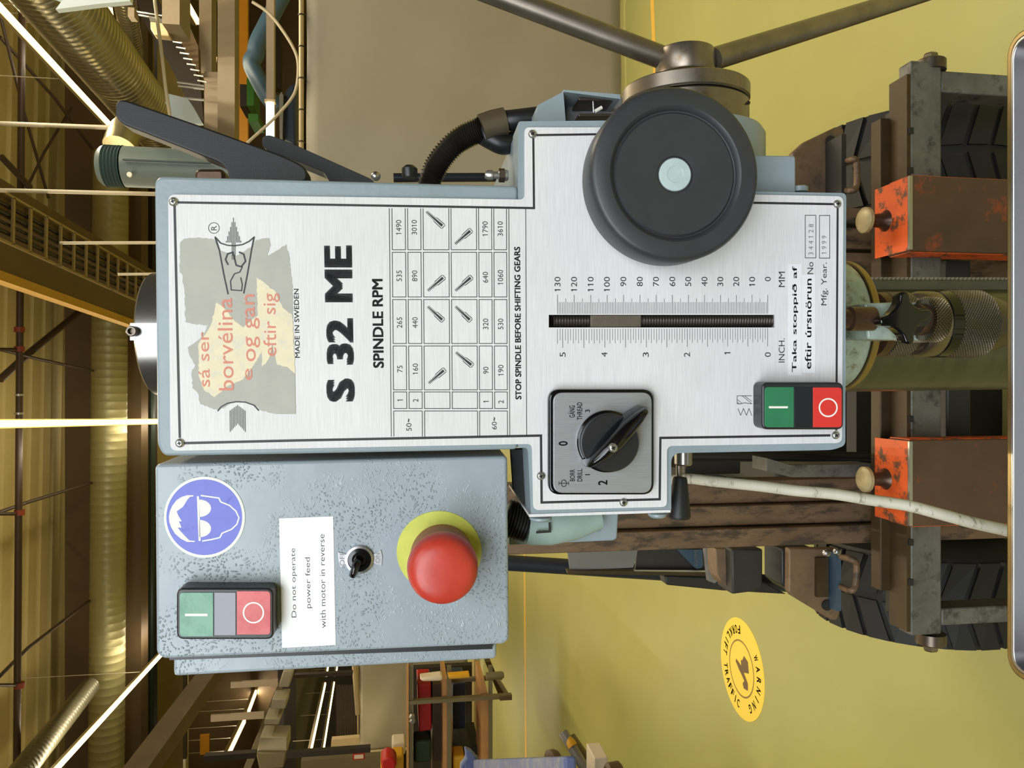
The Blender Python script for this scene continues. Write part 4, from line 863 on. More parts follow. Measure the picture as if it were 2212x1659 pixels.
mb.add([V(xa.x+(xb_.x-xa.x)*(v.x-tm[2])/(tm[3]-tm[2]), 1.973, zb_+(zt_-zb_)*(v.y-tm[4])/(tm[5]-tm[4])) for v in tm[0]], tm[1]); mb.build('sticker_lettering', 'guard_grey', stk, smooth=0, fix=False)
# body of the truck behind the mast
MB().box((-.30, 1.95, .12), (.30, 2.7, .42)).build('chassis', 'mast_dark', FK, bevel=.03)
MB().box((-.30, 2.6, .35), (.30, 3.0, .62)).build('counterweight', 'dark_metal', FK, bevel=.05)
for x in (-.33, .31):
    MB().lathe([(.10, 0), (.20, 0), (.22, .02), (.22, .12), (.20, .14), (.10, .14)], V(x-.07, 2.75, .22), (1, 0, 0), n=40).build('rear_tyre', 'tyre', FK)

# =================================================================== floor sign
mat('sign_yellow', (250, 216, 72), 0.45); mat('sign_brown', (112, 84, 48), 0.5); mat('sign_line', (150, 118, 52), 0.5)
sc_ = G(1602, 1444); c = sc_.copy()
SR = (G(1615, 1557)-G(1590, 1332)).length/2*1.0
SGN = thing('floor_sign', 'round yellow FORKLIFT TRAFFIC WARNING sticker on the floor', 'floor sign', (c.x, c.y, 0))
MB().lathe([(SR, 0), (SR, .0012)], (0, 0, 0), (0, 0, 1), n=72).build('sign_disc', 'sign_yellow', SGN, smooth=0)
def ringz(r0, r1, z, name, m): 
    a = [V(r0*math.cos(2*math.pi*i/64), r0*math.sin(2*math.pi*i/64), z) for i in range(64)]; b = [V(r1*math.cos(2*math.pi*i/64), r1*math.sin(2*math.pi*i/64), z) for i in range(64)]
    return MB().add(a+b, [(i, (i+1) % 64, (i+1) % 64+64, i+64) for i in range(64)]).build(name, m, SGN, smooth=0, fix=False)
ringz(SR*.535, SR*.57, .0016, 'sign_ring', 'sign_line')
# words round the ring: angle measured from +x, sign read from its own 'up' (towards the viewer's far left)
def arc_text(s, a0, a1, r, hgt, inward):
    mb = MB(); n = len(s)
    for i, chh in enumerate(s):
        if chh == ' ': continue
        a_ = math.radians(a0+(a1-a0)*(i/(n-1))); vs, fs, x0, x1, y0, y1 = text_mesh(chh, .02)
        ct = V(math.cos(a_), math.sin(a_), 0); up_ = ct if not inward else -ct; rt = V(up_.y, -up_.x, 0)
        cw = hgt*.62
        mb.add([ct*r+up_*((v.y-(y0+y1)/2)/max(y1-y0, .1))*hgt+rt*((v.x-(x0+x1)/2)/max(x1-x0, .12))*cw*(.25 if chh == 'I' else 1)+V(0, 0, .0018) for v in vs], fs)
    return mb.build('sign_lettering', 'sign_brown', SGN, smooth=0, fix=False)
arc_text('FORKLIFT TRAFFIC', 8, 170, SR*.77, SR*.17, True)
arc_text('WARNING', 304, 212, SR*.77, SR*.17, False)
mb = MB(); pg = [(-.30, .12), (-.24, .30), (-.02, .34), (.04, .12), (.20, .30), (.34, .30), (.36, .12), (.28, .06), (.20, .14), (.10, -.02), (.06, -.10), (-.06, -.26), (-.12, -.24), (-.06, 0), (-.16, -.02), (-.20, .06)]
P = [V(-x*SR*1.0, -y*SR*1.0, .0018) for x, y in pg]; tri = tessellate_polygon([P]); mb.add(P, [tuple(t) for t in tri]); mb.build('forklift_pictogram', 'sign_brown', SGN, smooth=0, fix=False)

# =================================================================== welding curtains
mat('curtain', (156, 146, 126), 0.6, 0, var=0.05, scale=1.5); mat('curtain_far', (132, 122, 100), 0.6, 0, var=0.05, scale=1.0); mat('pole', (176, 154, 116), 0.4, 0.2); mat('ring_dark', (50, 44, 34), 0.4, 0.6)
def curtain(name, m, x0, x1, y0, y1, Y, amp, n, label, ripple=6.0, bottom=True):
    t = thing(name, label, 'curtain', (0, 0, 0)); a = W((x0+x1)/2, y0, Y).x; b = W((x0+x1)/2, y1, Y).x; zt_ = W(x0, (y0+y1)/2, Y).z; zb_ = W(x1, (y0+y1)/2, Y).z
    rn = random.Random(int(Y*10)); nx, nz = n, 26; vs = []; fs = []
    ph = [rn.uniform(0, 6) for _ in range(6)]
    for j in range(nz+1):
        for i in range(nx+1):
            u = i/nx; v = j/nz
            yy = Y+amp*(math.sin(u*ripple*1.7+ph[0]+v*1.2)+.6*math.sin(u*ripple*3.1+ph[1]-v*2.4)+.35*math.sin(v*9+ph[2]+u*4)+.25*math.sin(v*21+ph[3]+u*9))
            vs.append(V(b+(a-b)*u, yy, zb_+(zt_-zb_)*v))
    for j in range(nz):
        for i in range(nx): fs.append((j*(nx+1)+i, j*(nx+1)+i+1, (j+1)*(nx+1)+i+1, (j+1)*(nx+1)+i))
    mb = MB().add(vs, fs); o = mb.build('curtain_sheet', m, t, smooth=80, fix=False)
    s_ = o.modifiers.new('thick', 'SOLIDIFY'); s_.thickness = .002
    return t, a, b, zt_, zb_
t, a, b, zt_, zb_ = curtain('welding_curtain', 'curtain', 662, 1341, -260, 420, 4.75, .012, 60, 'near grey brown welding curtain hanging from a pole beyond the drill')
MB().tube([V(a+.1, 4.75, zt_+.03), V(b-.8, 4.75, zt_+.03)], .015, 12).build('pole', 'pole', t)
for i in range(12):
    x = b-.1+i*.19
    MB().lathe([(.020, -.003), (.020, .003)], V(x, 4.75, zt_+.03), (1, 0, 0), n=16).build('curtain_ring', 'ring_dark', t)
for x in (a+.08, b-.78): MB().tube([V(x, 4.75, zt_+.03), V(x, 4.75, 0)], .018, 12).build('post', 'pole', t)
t, a, b, zt_, zb_ = curtain('welding_curtain', 'curtain_far', 776, 1010, 1380, 1612, 13.0, .02, 40, 'far grey welding curtain behind the workbench frames', 4)
MB().tube([V(a+.1, 13.0, zt_+.03), V(b-.05, 13.0, zt_+.03)], .025, 10).build('pole', 'pole', t)
for x in (a+.05, b-.03): MB().tube([V(x, 13.0, zt_+.03), V(x, 13.0, 0)], .03, 10).build('post', 'pole', t)
# =================================================================== HALL OVERHEAD
def lamp_mat(name, rgb, e):
    return mat(name, rgb, .5, emit=e)
lamp_mat('tube_warm', (255, 226, 150), 9.0); lamp_mat('tube_far', (255, 214, 150), 3.2); lamp_mat('tube_cool', (250, 255, 236), 7.0)
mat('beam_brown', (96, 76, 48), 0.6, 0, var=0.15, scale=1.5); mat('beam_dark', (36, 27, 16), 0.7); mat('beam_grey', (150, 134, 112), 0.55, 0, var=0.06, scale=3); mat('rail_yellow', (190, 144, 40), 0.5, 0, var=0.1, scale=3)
mat('orange_wall', (206, 140, 26), 0.5); mat('duct', (168, 158, 124), 0.26, 0.8, var=0.08, scale=3); mat('duct_dark', (104, 98, 76), 0.4, 0.3, var=0.1, scale=2); mat('duct_dull', (150, 141, 98), 0.4, 0.3, var=0.08, scale=2)
mat('pipe_dark', (58, 40, 28), 0.45, 0.1); mat('pipe_red', (124, 44, 24), 0.5); mat('pipe_teal', (44, 58, 52), 0.5); mat('conduit_white', (190, 176, 150), 0.4)
mat('teal_unit', (96, 108, 108), 0.4); mat('teal_ribs', (44, 66, 70), 0.45); mat('white_panel', (214, 226, 234), 0.5); mat('cream_box', (210, 186, 146), 0.5); mat('hose_blue', (52, 76, 92), 0.45); mat('drum_blue', (30, 42, 66), 0.4)
mat('machine_green', (44, 100, 34), 0.5); mat('wood', (176, 128, 76), 0.5, 0, var=0.15, scale=6); mat('box_red', (176, 20, 14), 0.5); mat('tray_metal', (72, 56, 32), 0.5, 0.3, var=0.2, scale=6)
mat('bench_grey', (112, 100, 72), 0.5, 0.2); mat('yellow_thing', (206, 150, 26), 0.5); mat('white_cloth', (206, 190, 168), 0.6); mat('blue_sheet', (84, 96, 140), 0.5, 0, var=0.12, scale=6, rgb2=(118, 122, 134), thr=(.5, .6)); mat('dark_green', (34, 52, 28), 0.6, 0, var=.4, scale=8)
mat('panel_slat', (64, 54, 44), 0.4, 0.2); mat('grey_device', (150, 140, 118), 0.5); mat('rust_disc', (84, 64, 44), 0.5)
# strip lights: real strips running down the hall, hung on thin rods
def strip(a, b, w, m, label, group=None, nm='strip_light', wpm=15.5, up=.42):
    a = Vector(a); b = Vector(b); t = thing(nm, label, 'lamp', (a+b)/2, group)
    o = (a+b)/2; d_ = (b-a).normalized(); s_ = d_.cross(V(0, 0, 1)).normalized()
    P = lambda p, du, dv: p-o+s_*du+V(0, 0, dv)
    MB().prism([P(a, -w*.5, 0), P(a, w*.5, 0), P(a, w*.5, w*.4), P(a, -w*.5, w*.4)], b-a).build('diffuser', m, t, smooth=0)
    MB().prism([P(a, -w*.75, w*.4), P(a, w*.75, w*.4), P(a, w*.6, w*1.2), P(a, -w*.6, w*1.2)], b-a).build('housing', 'conduit_white', t, smooth=0)
    top = ZC if a.z > 4 else 3.02
    ln = (b-a).length; yaw = math.atan2(b.y-a.y, b.x-a.x)-math.pi/2
    if wpm:
        area('strip_or_fill_lamp', (o.x, o.y, o.z-.012), (0, 0, yaw), w*.9, ln, wpm*ln, WARM)
        if top > 4: area('ceiling_fill', (o.x, o.y, o.z+w*1.2+.01), (math.pi, 0, -yaw), w, ln, wpm*ln*up, WARM)  # upward fill added over the housing to brighten the ceiling
    for f_ in (.15, .5, .85):
        q = a+(b-a)*f_-o; MB().tube([q+V(0, 0, w), V(q.x, q.y, top-o.z)], .006, 6).build('hanger', 'conduit_white', t)
    return t
def uv(px, py, z): return G(px, py, z)
ZL = 5.15
def along(px, py, z, l0, l1):
    p = uv(px, py, z); return p-DA*l0, p+DA*l1
def ext(p, q, back, fwd):
    d_ = (q-p).normalized(); return p-d_*back, q+d_*fwd
a, b = ext(uv(0, 11, ZL), uv(244, 274, ZL), 6.3, 0); strip(a, b, .06, 'tube_warm', 'bright warm strip light running past the tip of the front gear lever')
a, b = ext(uv(0, 915.6, ZL), uv(336, 910.5, ZL), 6.3, 14); strip(a, b, .06, 'tube_warm', 'bright warm strip light ending at the upper left corner of the drill head')
a, b = ext(uv(127, 1659, ZL), uv(345, 1420, ZL), 6.3, 1); strip(a, b, .055, 'tube_warm', 'bright warm strip light beside the lower corner of the control box')
far = [((403, -1), (430, 47), 'far strip light beside the grey ceiling column'), ((549, 2), (560, 46), 'far strip light left of the blue extraction arm'), ((617, 1), (637, 90), 'far strip light nearest the top of the near curtain'), ((589, 133), (608, 199), 'far strip light between white post and blue drum'), ((534, 268), (554, 314), 'far strip light just beyond the rear gear lever'), ((457, 101), (468, 129), 'short far strip light between the grey columns'), ((240, 16), (247, 68), 'far strip light seen beside the spiral duct'), ((576.4, 1450), (567, 1468), 'far strip light directly under the control box door'), ((560, 1481), (538, 1540), 'far strip light, middle of the left row of three'), ((531, 1556), (494, 1634), 'far strip light, nearest of the left row of three')]
for p, q, lb in far:
    z_ = 4.4 if p[0] in (589, 617) else ZL
    strip(uv(*p, z_), uv(*q, z_), .11, 'tube_far', lb)
for p, q, lb in (((711, 1432), (707, 1459), 'short strip light of the left pair under the mezzanine'), ((704, 1477), (673, 1624), 'long strip light of the left pair under the mezzanine'), ((730.5, 1432), (727, 1458), 'short strip light of the right pair under the mezzanine'), ((723, 1475), (700, 1622), 'long strip light of the right pair under the mezzanine')):
    strip(uv(*p, 2.7), uv(*q, 2.7), .05, 'tube_warm', lb)
# suspension conduits of the lights (vertical in the hall, level in the photograph)
for (x0, y0, x1, y1, Yq, r, lb) in ((-60, 270, 246, 276, 7.3, .020, 'pale hanging conduit beside the strip light and front lever'), (-60, 416, 420, 421, 7.0, .018, 'pale hanging conduit above the corner of the drill head'), (130, 525, 420, 524, 7.6, .015, 'pale hanging conduit below the cable tray'), (255, 592.5, 420, 591, 8.2, .014, 'short pale hanging conduit beside the spindle cap')):
    q0 = W(x0, y0, Yq); q1 = W(x1, y1, Yq); tag(MB().tube([V(q0.x, Yq, ZC) if x0 < 0 else q0, q1], r, 10).build('hanging_conduit', 'conduit_white'), lb, 'conduit')
# sprinkler main across the hall
sp_ = thing('sprinkler_pipe', 'dark sprinkler main running across below the ceiling', 'pipe', (0, 0, 0))
A = W(48, -60, 9.6); B_ = W(36, 1720, 9.6); zz = (A.z+B_.z)/2; MB().tube([V(A.x, 9.6, A.z), V(B_.x, 9.6, B_.z)], .038, 16).build('pipe', 'pipe_dark', sp_)
for y in (712, 754, 1107, 1480): p = W(42, y, 9.6); MB().lathe([(.055, -.03), (.055, .03)], p, (1, 0, 0), n=16).build('coupling', 'pipe_red', sp_)
for y in (853, 893): p = W(41, y, 9.6); MB().lathe([(.050, -.012), (.050, .012)], p, (1, 0, 0), n=16).build('clamp', 'zinc', sp_)
for y in (755, 1110, 1480): MB().tube([W(40, y, 9.6), W(-40, y, 9.0)], .02, 8).build('drop', 'pipe_dark', sp_)
# thin bracing rods and branch pipes
def rod(name, m, pts, r, label, cat='brace', group=None):
    return tag(MB().tube([W(*p) for p in pts], r, 8).build(name, m), label, cat, group)
rod('branch_pipe', 'pipe_dark', [(0, 820, 10.2), (60, 765, 10.6), (185, 662, 12.4)], .045, 'dark diagonal strut crossing the sprinkler main', 'pipe')
rod('branch_pipe', 'pipe_dark', [(-20, 1113, 9.2), (60, 1085, 10.4), (197, 1043, 12.4)], .022, 'thin branch pipe above the control box', 'pipe')
rod('branch_pipe', 'pipe_dark', [(-20, 750, 9.2), (80, 775, 10.6), (200, 801, 12.4)], .020, 'thin branch pipe above the spindle cap', 'pipe')
rod('branch_pipe', 'pipe_dark', [(-20, 1480, 9.2), (60, 1400, 10.4), (193, 1298, 12.4)], .022, 'thin branch pipe above the control box door', 'pipe')
rod('cross_brace', 'pipe_dark', [(0, 80, 10.4), (118, 212, 11.4), (200, 322, 12.4)], .022, 'long thin brace beyond the large spiral duct', 'brace')
rod('cross_brace', 'pipe_dark', [(155, 232, 12), (95, 330, 11.6), (55, 412, 11)], .018, 'short brace crossing the long thin one', 'brace')
rod('cross_brace', 'pipe_dark', [(0, 30, 10), (50, 235, 10.4), (105, 428, 11)], .020, 'brace alongside the sprinkler main', 'brace')
rod('cross_brace', 'pipe_dark', [(2, 338, 9.2), (65, 405, 9.6)], .035, 'thick dark strut beside the crane beam', 'brace')
# ceiling girders (dark bands across the hall)
def girder(px, Y, dz, dy, m, lb, y0=-120, y1=1780):
    a = W(px, y0, Y); b = W(px, y1, Y); return tag(MB().box((b.x, Y, a.z-dz), (a.x, Y+dy, a.z)).build('ceiling_girder', m), lb, 'girder')
girder(140, 13.2, 1.15, .35, 'beam_dark2' if False else 'beam_brown', 'deep dull girder across the hall behind the cross duct')
girder(281, 15.5, .40, .3, 'beam_dark', 'black girder across the hall next to the cross duct')
girder(300, 17.5, .9, .2, 'ceiling_sheet', 'pale panel girder behind the black one')
A = W(328, 900, 14.6); tag(MB().tube([W(328, 600, 14.6), W(326, 1720, 14.6)], .055, 10).build('heating_pipe', 'pipe_teal'), 'thin dark teal pipe across the hall beside the control box edge', 'pipe')
# big cross duct (spiral seams)
def spiral_duct(name, m, a, b, r, pitch, label, n=40, cat='duct', amp=.02):
    a = Vector(a); b = Vector(b); ln = (b-a).length; k_ = int(ln/pitch); prof = []
    for i in range(k_):
        prof += [(r, i*pitch), (r, (i+.72)*pitch), (r*(1+amp), (i+.8)*pitch), (r*(1+amp), (i+.92)*pitch)]
    return tag(MB().lathe(prof, a, b-a, n=n).build(name, m, smooth=50), label, cat)
A = W(240, 640, 10.2); B_ = W(229, 1800, 10.2)
spiral_duct('cross_duct', 'duct_dull', W(240, 330, 12.6), W(229, 1800, 12.6), .25, .12, 'large dull spiral duct running across the hall behind the drill head', amp=.012)
# main spiral duct running down the hall, top corner of the photograph
a = W(40, -110, 5.6); b = W(345, 278, 9.2)
spiral_duct('spiral_duct', 'duct', a, b, .27, .075, 'shiny ribbed spiral duct running away above the front gear lever', 44, amp=.03)
spiral_duct('spiral_duct', 'duct', W(262, -40, 9.5), W(290, 118, 11.5), .13, .08, 'thin upright looking silver duct behind the ribbed duct', 24)
spiral_duct('spiral_duct', 'duct_dark', W(20, 1700, 8.5), W(195, 1482, 12.0), .13, .1, 'small spiral duct in the corner under the control box', 30)
du = MB().tube(spline([W(330, 268, 7.9), W(300, 272, 7.6), W(272, 285, 7.4), W(258, 318, 7.3)], 6), .14, 28).build('duct_elbow', 'duct', smooth=60); tag(du, 'bare duct elbow dropping to the teal extractor', 'duct')
# teal extraction drum
ex = thing('extractor_fan', 'teal extraction fan housing hanging by the lever', 'extractor', (0, 0, 0))
c0 = W(214, 358, 6.6); c1 = W(262, 360, 6.6); c2 = W(560, 372, 6.6)
MB().lathe([(.08, 0), (.135, .01), (.155, .03), (.165, .06)], c0, c1-c0, n=36).build('fan_cap', 'teal_unit', ex)
prof = []; 
for i in range(6): prof += [(.158, .05+i*.026), (.168, .06+i*.026)]
MB().lathe(prof, c0, c1-c0, n=36).build('fan_ribs', 'teal_ribs', ex)
MB().lathe([(.162, .2), (.158, 1.2)], c0, c2-c0, n=36).build('fan_body', 'teal_unit', ex)
mb = MB(); mb.prism([W(266, 344, 6.42), W(455, 352, 6.42), W(455, 355, 6.42), W(266, 347, 6.42)], (0, -.02, 0)); mb.build('body_slot', 'teal_ribs', ex)
MB().lathe([(.02, 0), (.02, .02)], W(281, 378, 6.44), (0, -1, 0), n=12).build('rivet', 'white_mark', ex)
# crane runway beams and cable tray running down the hall
def run(px, py, z, w, h, m, name, label, cat, L0=3, L1=26):
    p = uv(px, py, z); a = p-DA*L0; b = p+DA*L1; s_ = RA*w/2
    return tag(MB().prism([a-s_, a+s_, a+s_+V(0, 0, h), a-s_+V(0, 0, h)], b-a).build(name, m, smooth=0), label, cat)
run(0, 425, 5.0, .34, .45, 'beam_brown', 'crane_beam', 'brown beam running down the hall above the cable tray', 'beam')
run(0, 560, 4.7, .30, .07, 'beam_brown', 'crane_beam', 'brown crane beam just above the yellow rail', 'beam')
run(0, 594, 4.66, .08, .12, 'rail_yellow', 'crane_rail', 'yellow conductor rail under the brown crane beam', 'rail')
run(372, 1606, 3.9, .22, .25, 'beam_brown', 'side_beam', 'dark brown beam running down the hall under the control box, outer one', 'beam')
tag(wbox('amber_glow', 'orange_wall', (432, 1588, 452, 1630), 14, .05), 'small amber panel coloured as a lamp glow between brown beams', 'curtain')  # glow of an amber lamp put into a flat orange panel
tag(wbox('wall_frame', 'bench_grey', (395, 1440, 402, 1640), 15, .1), 'thin grey wall frame line beyond the brown beams', 'frame')
ct = thing('cable_tray', 'ladder cable tray running down the hall between two brown beams', 'cable tray', (0, 0, 0))
p = uv(0, 462, 4.95); a = p-DA*3; b = p+DA*22
for s_ in (-.22, .22):
    q = RA*s_; MB().prism([a+q-RA*.012, a+q+RA*.012, a+q+RA*.012+V(0, 0, .07), a+q-RA*.012+V(0, 0, .07)], b-a).build('side_rail', 'pole', ct, smooth=0)
base = MB().prism([-RA*.22-DA*.02, RA*.22-DA*.02, RA*.22+DA*.02, -RA*.22+DA*.02], V(0, 0, .02))
rg = None
for i in range(70):
    o = None
    if rg is None: o = rg = base.build('rung', 'pole', ct, smooth=0)
    else: o = rg.copy(); COL.objects.link(o)
    o.location = a+DA*(.2+i*.34)
for k_, (dx, r_) in enumerate(((-.12, .022), (-.04, .016), (.05, .026), (.13, .018))): MB().tube([a+RA*dx+V(0, 0, .045), b+RA*dx+V(0, 0, .045)], r_, 8).build('tray_cable', 'rubber', ct)
for i in range(7): MB().tube([a+RA*-.26+DA*(2.6+i*1.6)+V(0, 0, -.05), a+RA*-.26+DA*(2.6+i*1.6)+V(0, 0, .30)], .03, 8).build('tray_hanger', 'conduit_white', ct)
# right-hand (photo top) cluster: columns, tray, boxes
def wthing(name, m, r, Y, th, label, cat, bevel=0, group=None): return tag(wbox(name, m, r, Y, th, None, bevel), label, cat, group)
wthing('roof_column', 'beam_grey', (430, -80, 457, 158), 9.4, .25, 'grey steel rail nearer the cable ladder, ending mid frame', 'beam')
wthing('roof_column', 'beam_grey', (470, -80, 507, 420), 8.8, .25, 'wide grey steel rail beside the orange wall strip', 'beam')
wthing('roof_column', 'beam_grey', (441, 155, 471, 420), 9.3, .2, 'dull grey rail behind the wide one', 'beam')
wthing('orange_cladding', 'orange_wall', (508, -80, 535, 420), 12.0, .1, 'orange yellow wall panel between the rails', 'panel')
wthing('white_rail', 'beam_grey', (575, -80, 592, 330), 6.4, .08, 'slim pale rail holding the bright lamp', 'rail')
wl_ = thing('work_lamp', 'short very bright white lamp on the slim pale rail', 'lamp', (0, 0, 0))
wbox('tube', 'tube_cool', (574, 218, 591, 296), 6.3, .05, wl_, .015); wbox('bracket', 'pole', (571, 214, 594, 220), 6.32, .06, wl_)
xa_ = MB().tube(spline([W(620, -30, 8.0), W(582, 42, 8.0), W(557, 92, 8.0), W(552, 118, 8.0), W(543, 136, 8.0), W(556, 168, 8.0), W(580, 210, 8.0), W(604, 236, 8.0)], 6), .085, 20).build('extraction_arm', 'hose_blue', smooth=60); tag(xa_, 'bent blue extraction arm beside the orange panel', 'extraction arm')
bd = MB().lathe([(.03, 0), (.12, .05), (.17, .14), (.18, .25), (.18, 1.0)], W(602, 230, 7.4), W(640, 330, 7.4)*0+V(-1, 0, -.15), n=30)
bd = thing('hose_reel', 'dark blue drum with ribbed silver edge next to the curtain pole', 'reel', (0, 0, 0))
wpr('drum_body', 'drum_blue', [(612, 206), (622, 186), (640, 174), (640, 315), (628, 308), (606, 300), (604, 225)], 6.9, .3, bd, .04); wpr('drum_edge', 'zinc', [(603, 206), (608, 198), (612, 206), (610, 300), (604, 300)], 6.85, .3, bd)
wthing('green_machine', 'machine_green', (533, 168, 548, 228), 11, .5, 'green machine seen past the orange panel, nearer piece', 'machine'); wthing('green_machine', 'machine_green', (536, 246, 558, 262), 11, .5, 'small green block beside the blue extraction arm', 'machine')
wthing('dark_cabinet', 'beam_dark', (518, 182, 533, 230), 11.2, .5, 'dark cabinet in front of the orange panel', 'cabinet')
wthing('dark_cladding', 'beam_dark', (592, 30, 606, 190), 12.5, .2, 'dark gap panel behind the slim pale rail', 'panel')
cab = MB().tube(spline([W(545, 4, 6.0), W(580, 28, 6.0), W(610, 65, 6.0), W(636, 108, 6.0), W(644, 140, 6.0), W(641, 185, 6.0), W(628, 215, 6.0), W(590, 258, 6.0), W(535, 308, 6.0), W(510, 335, 6.0)], 8), .012, 8).build('loose_cable', 'conduit_white', smooth=60); tag(cab, 'long looping beige cable hanging by the curtain pole', 'cable')
cab = MB().tube(spline([W(333, -10, 6.6), W(338, 30, 6.6), W(348, 105, 6.6), W(358, 190, 6.6), W(368, 260, 6.6), W(381, 375, 6.6)], 8), .014, 8).build('loose_cable', 'conduit_white', smooth=60); tag(cab, 'beige cable dropping behind the front gear lever', 'cable')
wb_ = tag(wpr('canvas_sheet', 'white_panel', [(357, 222), (362, 202), (404, 212), (414, 226), (437, 266), (410, 268), (371, 254)], 7.2, .06, None, smooth=0), 'angular white panel above the front gear lever', 'panel')
tag(wpr('canvas_sheet', 'white_panel', [(30, -40), (284, -40), (281, 2), (215, 8), (120, 20), (135, 0)], 5.0, .05, None, smooth=0), 'white sheet at the edge over the ribbed duct', 'panel')
jb = thing('junction_box', 'cream plastic junction box beside the cable ladder', 'box', (0, 0, 0)); wpr('lid', 'cream_box', [(324, 46), (358, 50), (366, 78), (332, 74), (325, 62)], 8.2, .12, jb, .01); wpr('mount', 'zinc', [(322, 38), (355, 41), (356, 50), (324, 46)], 8.25, .12, jb)
wthing('sensor_box', 'beam_grey', (276, 16, 290, 36), 8.6, .12, 'small grey box on twin conduits near the top edge', 'box')
wthing('mezzanine_box', 'beam_grey', (350, -60, 388, 52), 8.0, .4, 'brown grey duct box at the top edge next to the ladder', 'box')
bl = thing('cable_ladder', 'dark cable ladder slanting down past the cream junction box', 'cable tray', (0, 0, 0))
wpr('ladder_back', 'beam_dark', [(288, -20), (330, -20), (390, 92), (432, 172), (440, 260), (420, 250), (372, 150), (318, 60)], 9.6, .1, bl, smooth=0)
wpr('side_web', 'beam_brown', [(378, 56), (402, 40), (428, 100), (430, 160), (400, 112)], 9.2, .1, bl, smooth=0)
for i in range(9):
    p = (366+i*7.6, 78+i*12); MB().tube([W(p[0], p[1], 9.1), W(p[0]+20, p[1]+3, 9.1)], .012, 6).build('rung', 'zinc', bl)
for p in ((290, 24, 352, 34), (300, 32, 345, 40), (383, 178, 442, 186), (385, 186, 442, 192), (400, 212, 442, 216)): MB().tube([W(p[0], p[1], 8.9), W(p[2], p[3], 8.9)], .014, 8).build('stay', 'zinc', bl)
wthing('pale_cladding', 'wall_sheet', (292, 30, 330, 200), 14.0, .1, 'yellow brown wall panel beyond the ribbed duct', 'panel')
# background wall panels of varied tone (cladding bays)
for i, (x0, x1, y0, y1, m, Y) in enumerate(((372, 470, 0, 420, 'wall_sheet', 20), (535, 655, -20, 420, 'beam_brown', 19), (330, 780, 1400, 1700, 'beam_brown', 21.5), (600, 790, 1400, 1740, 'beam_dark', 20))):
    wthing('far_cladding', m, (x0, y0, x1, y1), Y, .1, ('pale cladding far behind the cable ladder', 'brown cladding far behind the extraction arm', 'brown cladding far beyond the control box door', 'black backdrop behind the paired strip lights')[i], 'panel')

# =================================================================== far workshop bay (bottom of the photograph)
o = MB(); o.box((W(650, 1780, 13).x, 12.6, 3.02), (W(650, 1395, 13).x, 17.5, 3.2)); struct(o.build('mezzanine_floor', 'beam_dark', smooth=0))
wthing('steel_portal', 'beam_grey', (498, 1471, 600, 1484), 12.0, .04, 'slim grey cross rail near the middle far light', 'beam')
wthing('steel_portal', 'beam_grey', (455, 1542, 570, 1556), 11.0, .04, 'slim grey cross rail near the near far light', 'beam')
wpr_o = tag(wpr('gantry_beam', 'bench_grey', [(622, 1425), (634, 1425), (540, 1665), (524, 1665)], 9.0, .2, None, smooth=0), 'slanted grey gantry beam carrying small control boxes', 'beam')
for i, (pts, m, lb) in enumerate((([(612, 1449), (634, 1449), (624, 1485), (602, 1485)], 'grey_device', 'small grey control box on the gantry, farthest'), ([(588, 1510), (620, 1510), (616, 1532), (584, 1532)], 'grey_device', 'grey control box on the gantry, middle one'), ([(572, 1552), (606, 1552), (602, 1566), (570, 1566)], 'grey_device', 'low grey control box on the gantry next to the big one'), ([(562, 1592), (620, 1592), (620, 1625), (555, 1625)], 'grey_device', 'largest grey control cabinet on the gantry, upper half'), ([(553, 1626), (618, 1626), (612, 1659), (560, 1662)], 'bench_grey', 'lower half cabinet with dark knobs under the largest one'))):
    o = tag(wpr('control_cabinet', m, pts, 8.8-.05*i, .3, None, .01), lb, 'control cabinet')
tag(wbox('far_pole', 'beam_dark', (440, 1630, 552, 1642), 8.0, .08), 'dark horizontal bar beside the grey control cabinets', 'bar')
tag(wbox('far_pole', 'beam_dark', (618, 1621, 800, 1632), 8.4, .08), 'dark bar below the paired strip lights', 'bar')
tag(wbox('far_pole', 'panel_slat', (636, 1455, 762, 1462), 10.5, .08), 'dark cross bar cutting the paired strip lights', 'bar')
tag(wpr('hanging_tube', 'pole', [(759, 1430), (770, 1430), (779, 1545), (768, 1548)], 11.0, .15, None, .02), 'pale tube standing beside the far curtain', 'tube')
pn = thing('slatted_screen', 'dark slatted machine guard left of the far curtain', 'screen', (0, 0, 0))
for i in range(9): wbox('slat', 'panel_slat', (726+i*5.2, 1482, 730+i*5.2, 1594), 11.5, .05, pn)
tag(wpr('light_board', 'cream_box', [(716, 1598), (776, 1593), (776, 1616), (714, 1621)], 11.0, .1, None, smooth=0), 'pale board at the end of the slatted guard', 'board')
tag(wbox('wall_cladding', 'bench_grey', (650, 1636, 870, 1760), 9.5, .1), 'dull grey partition at the bottom edge', 'partition')
fs_ = thing('fire_sign', 'small red and white sign on the dull grey partition', 'sign', (0, 0, 0)); wbox('sign_board', 'box_red', (762, 1629, 788, 1641), 9.3, .02, fs_); wbox('sign_field', 'white_cloth', (765, 1631, 785, 1639), 9.28, .01, fs_)
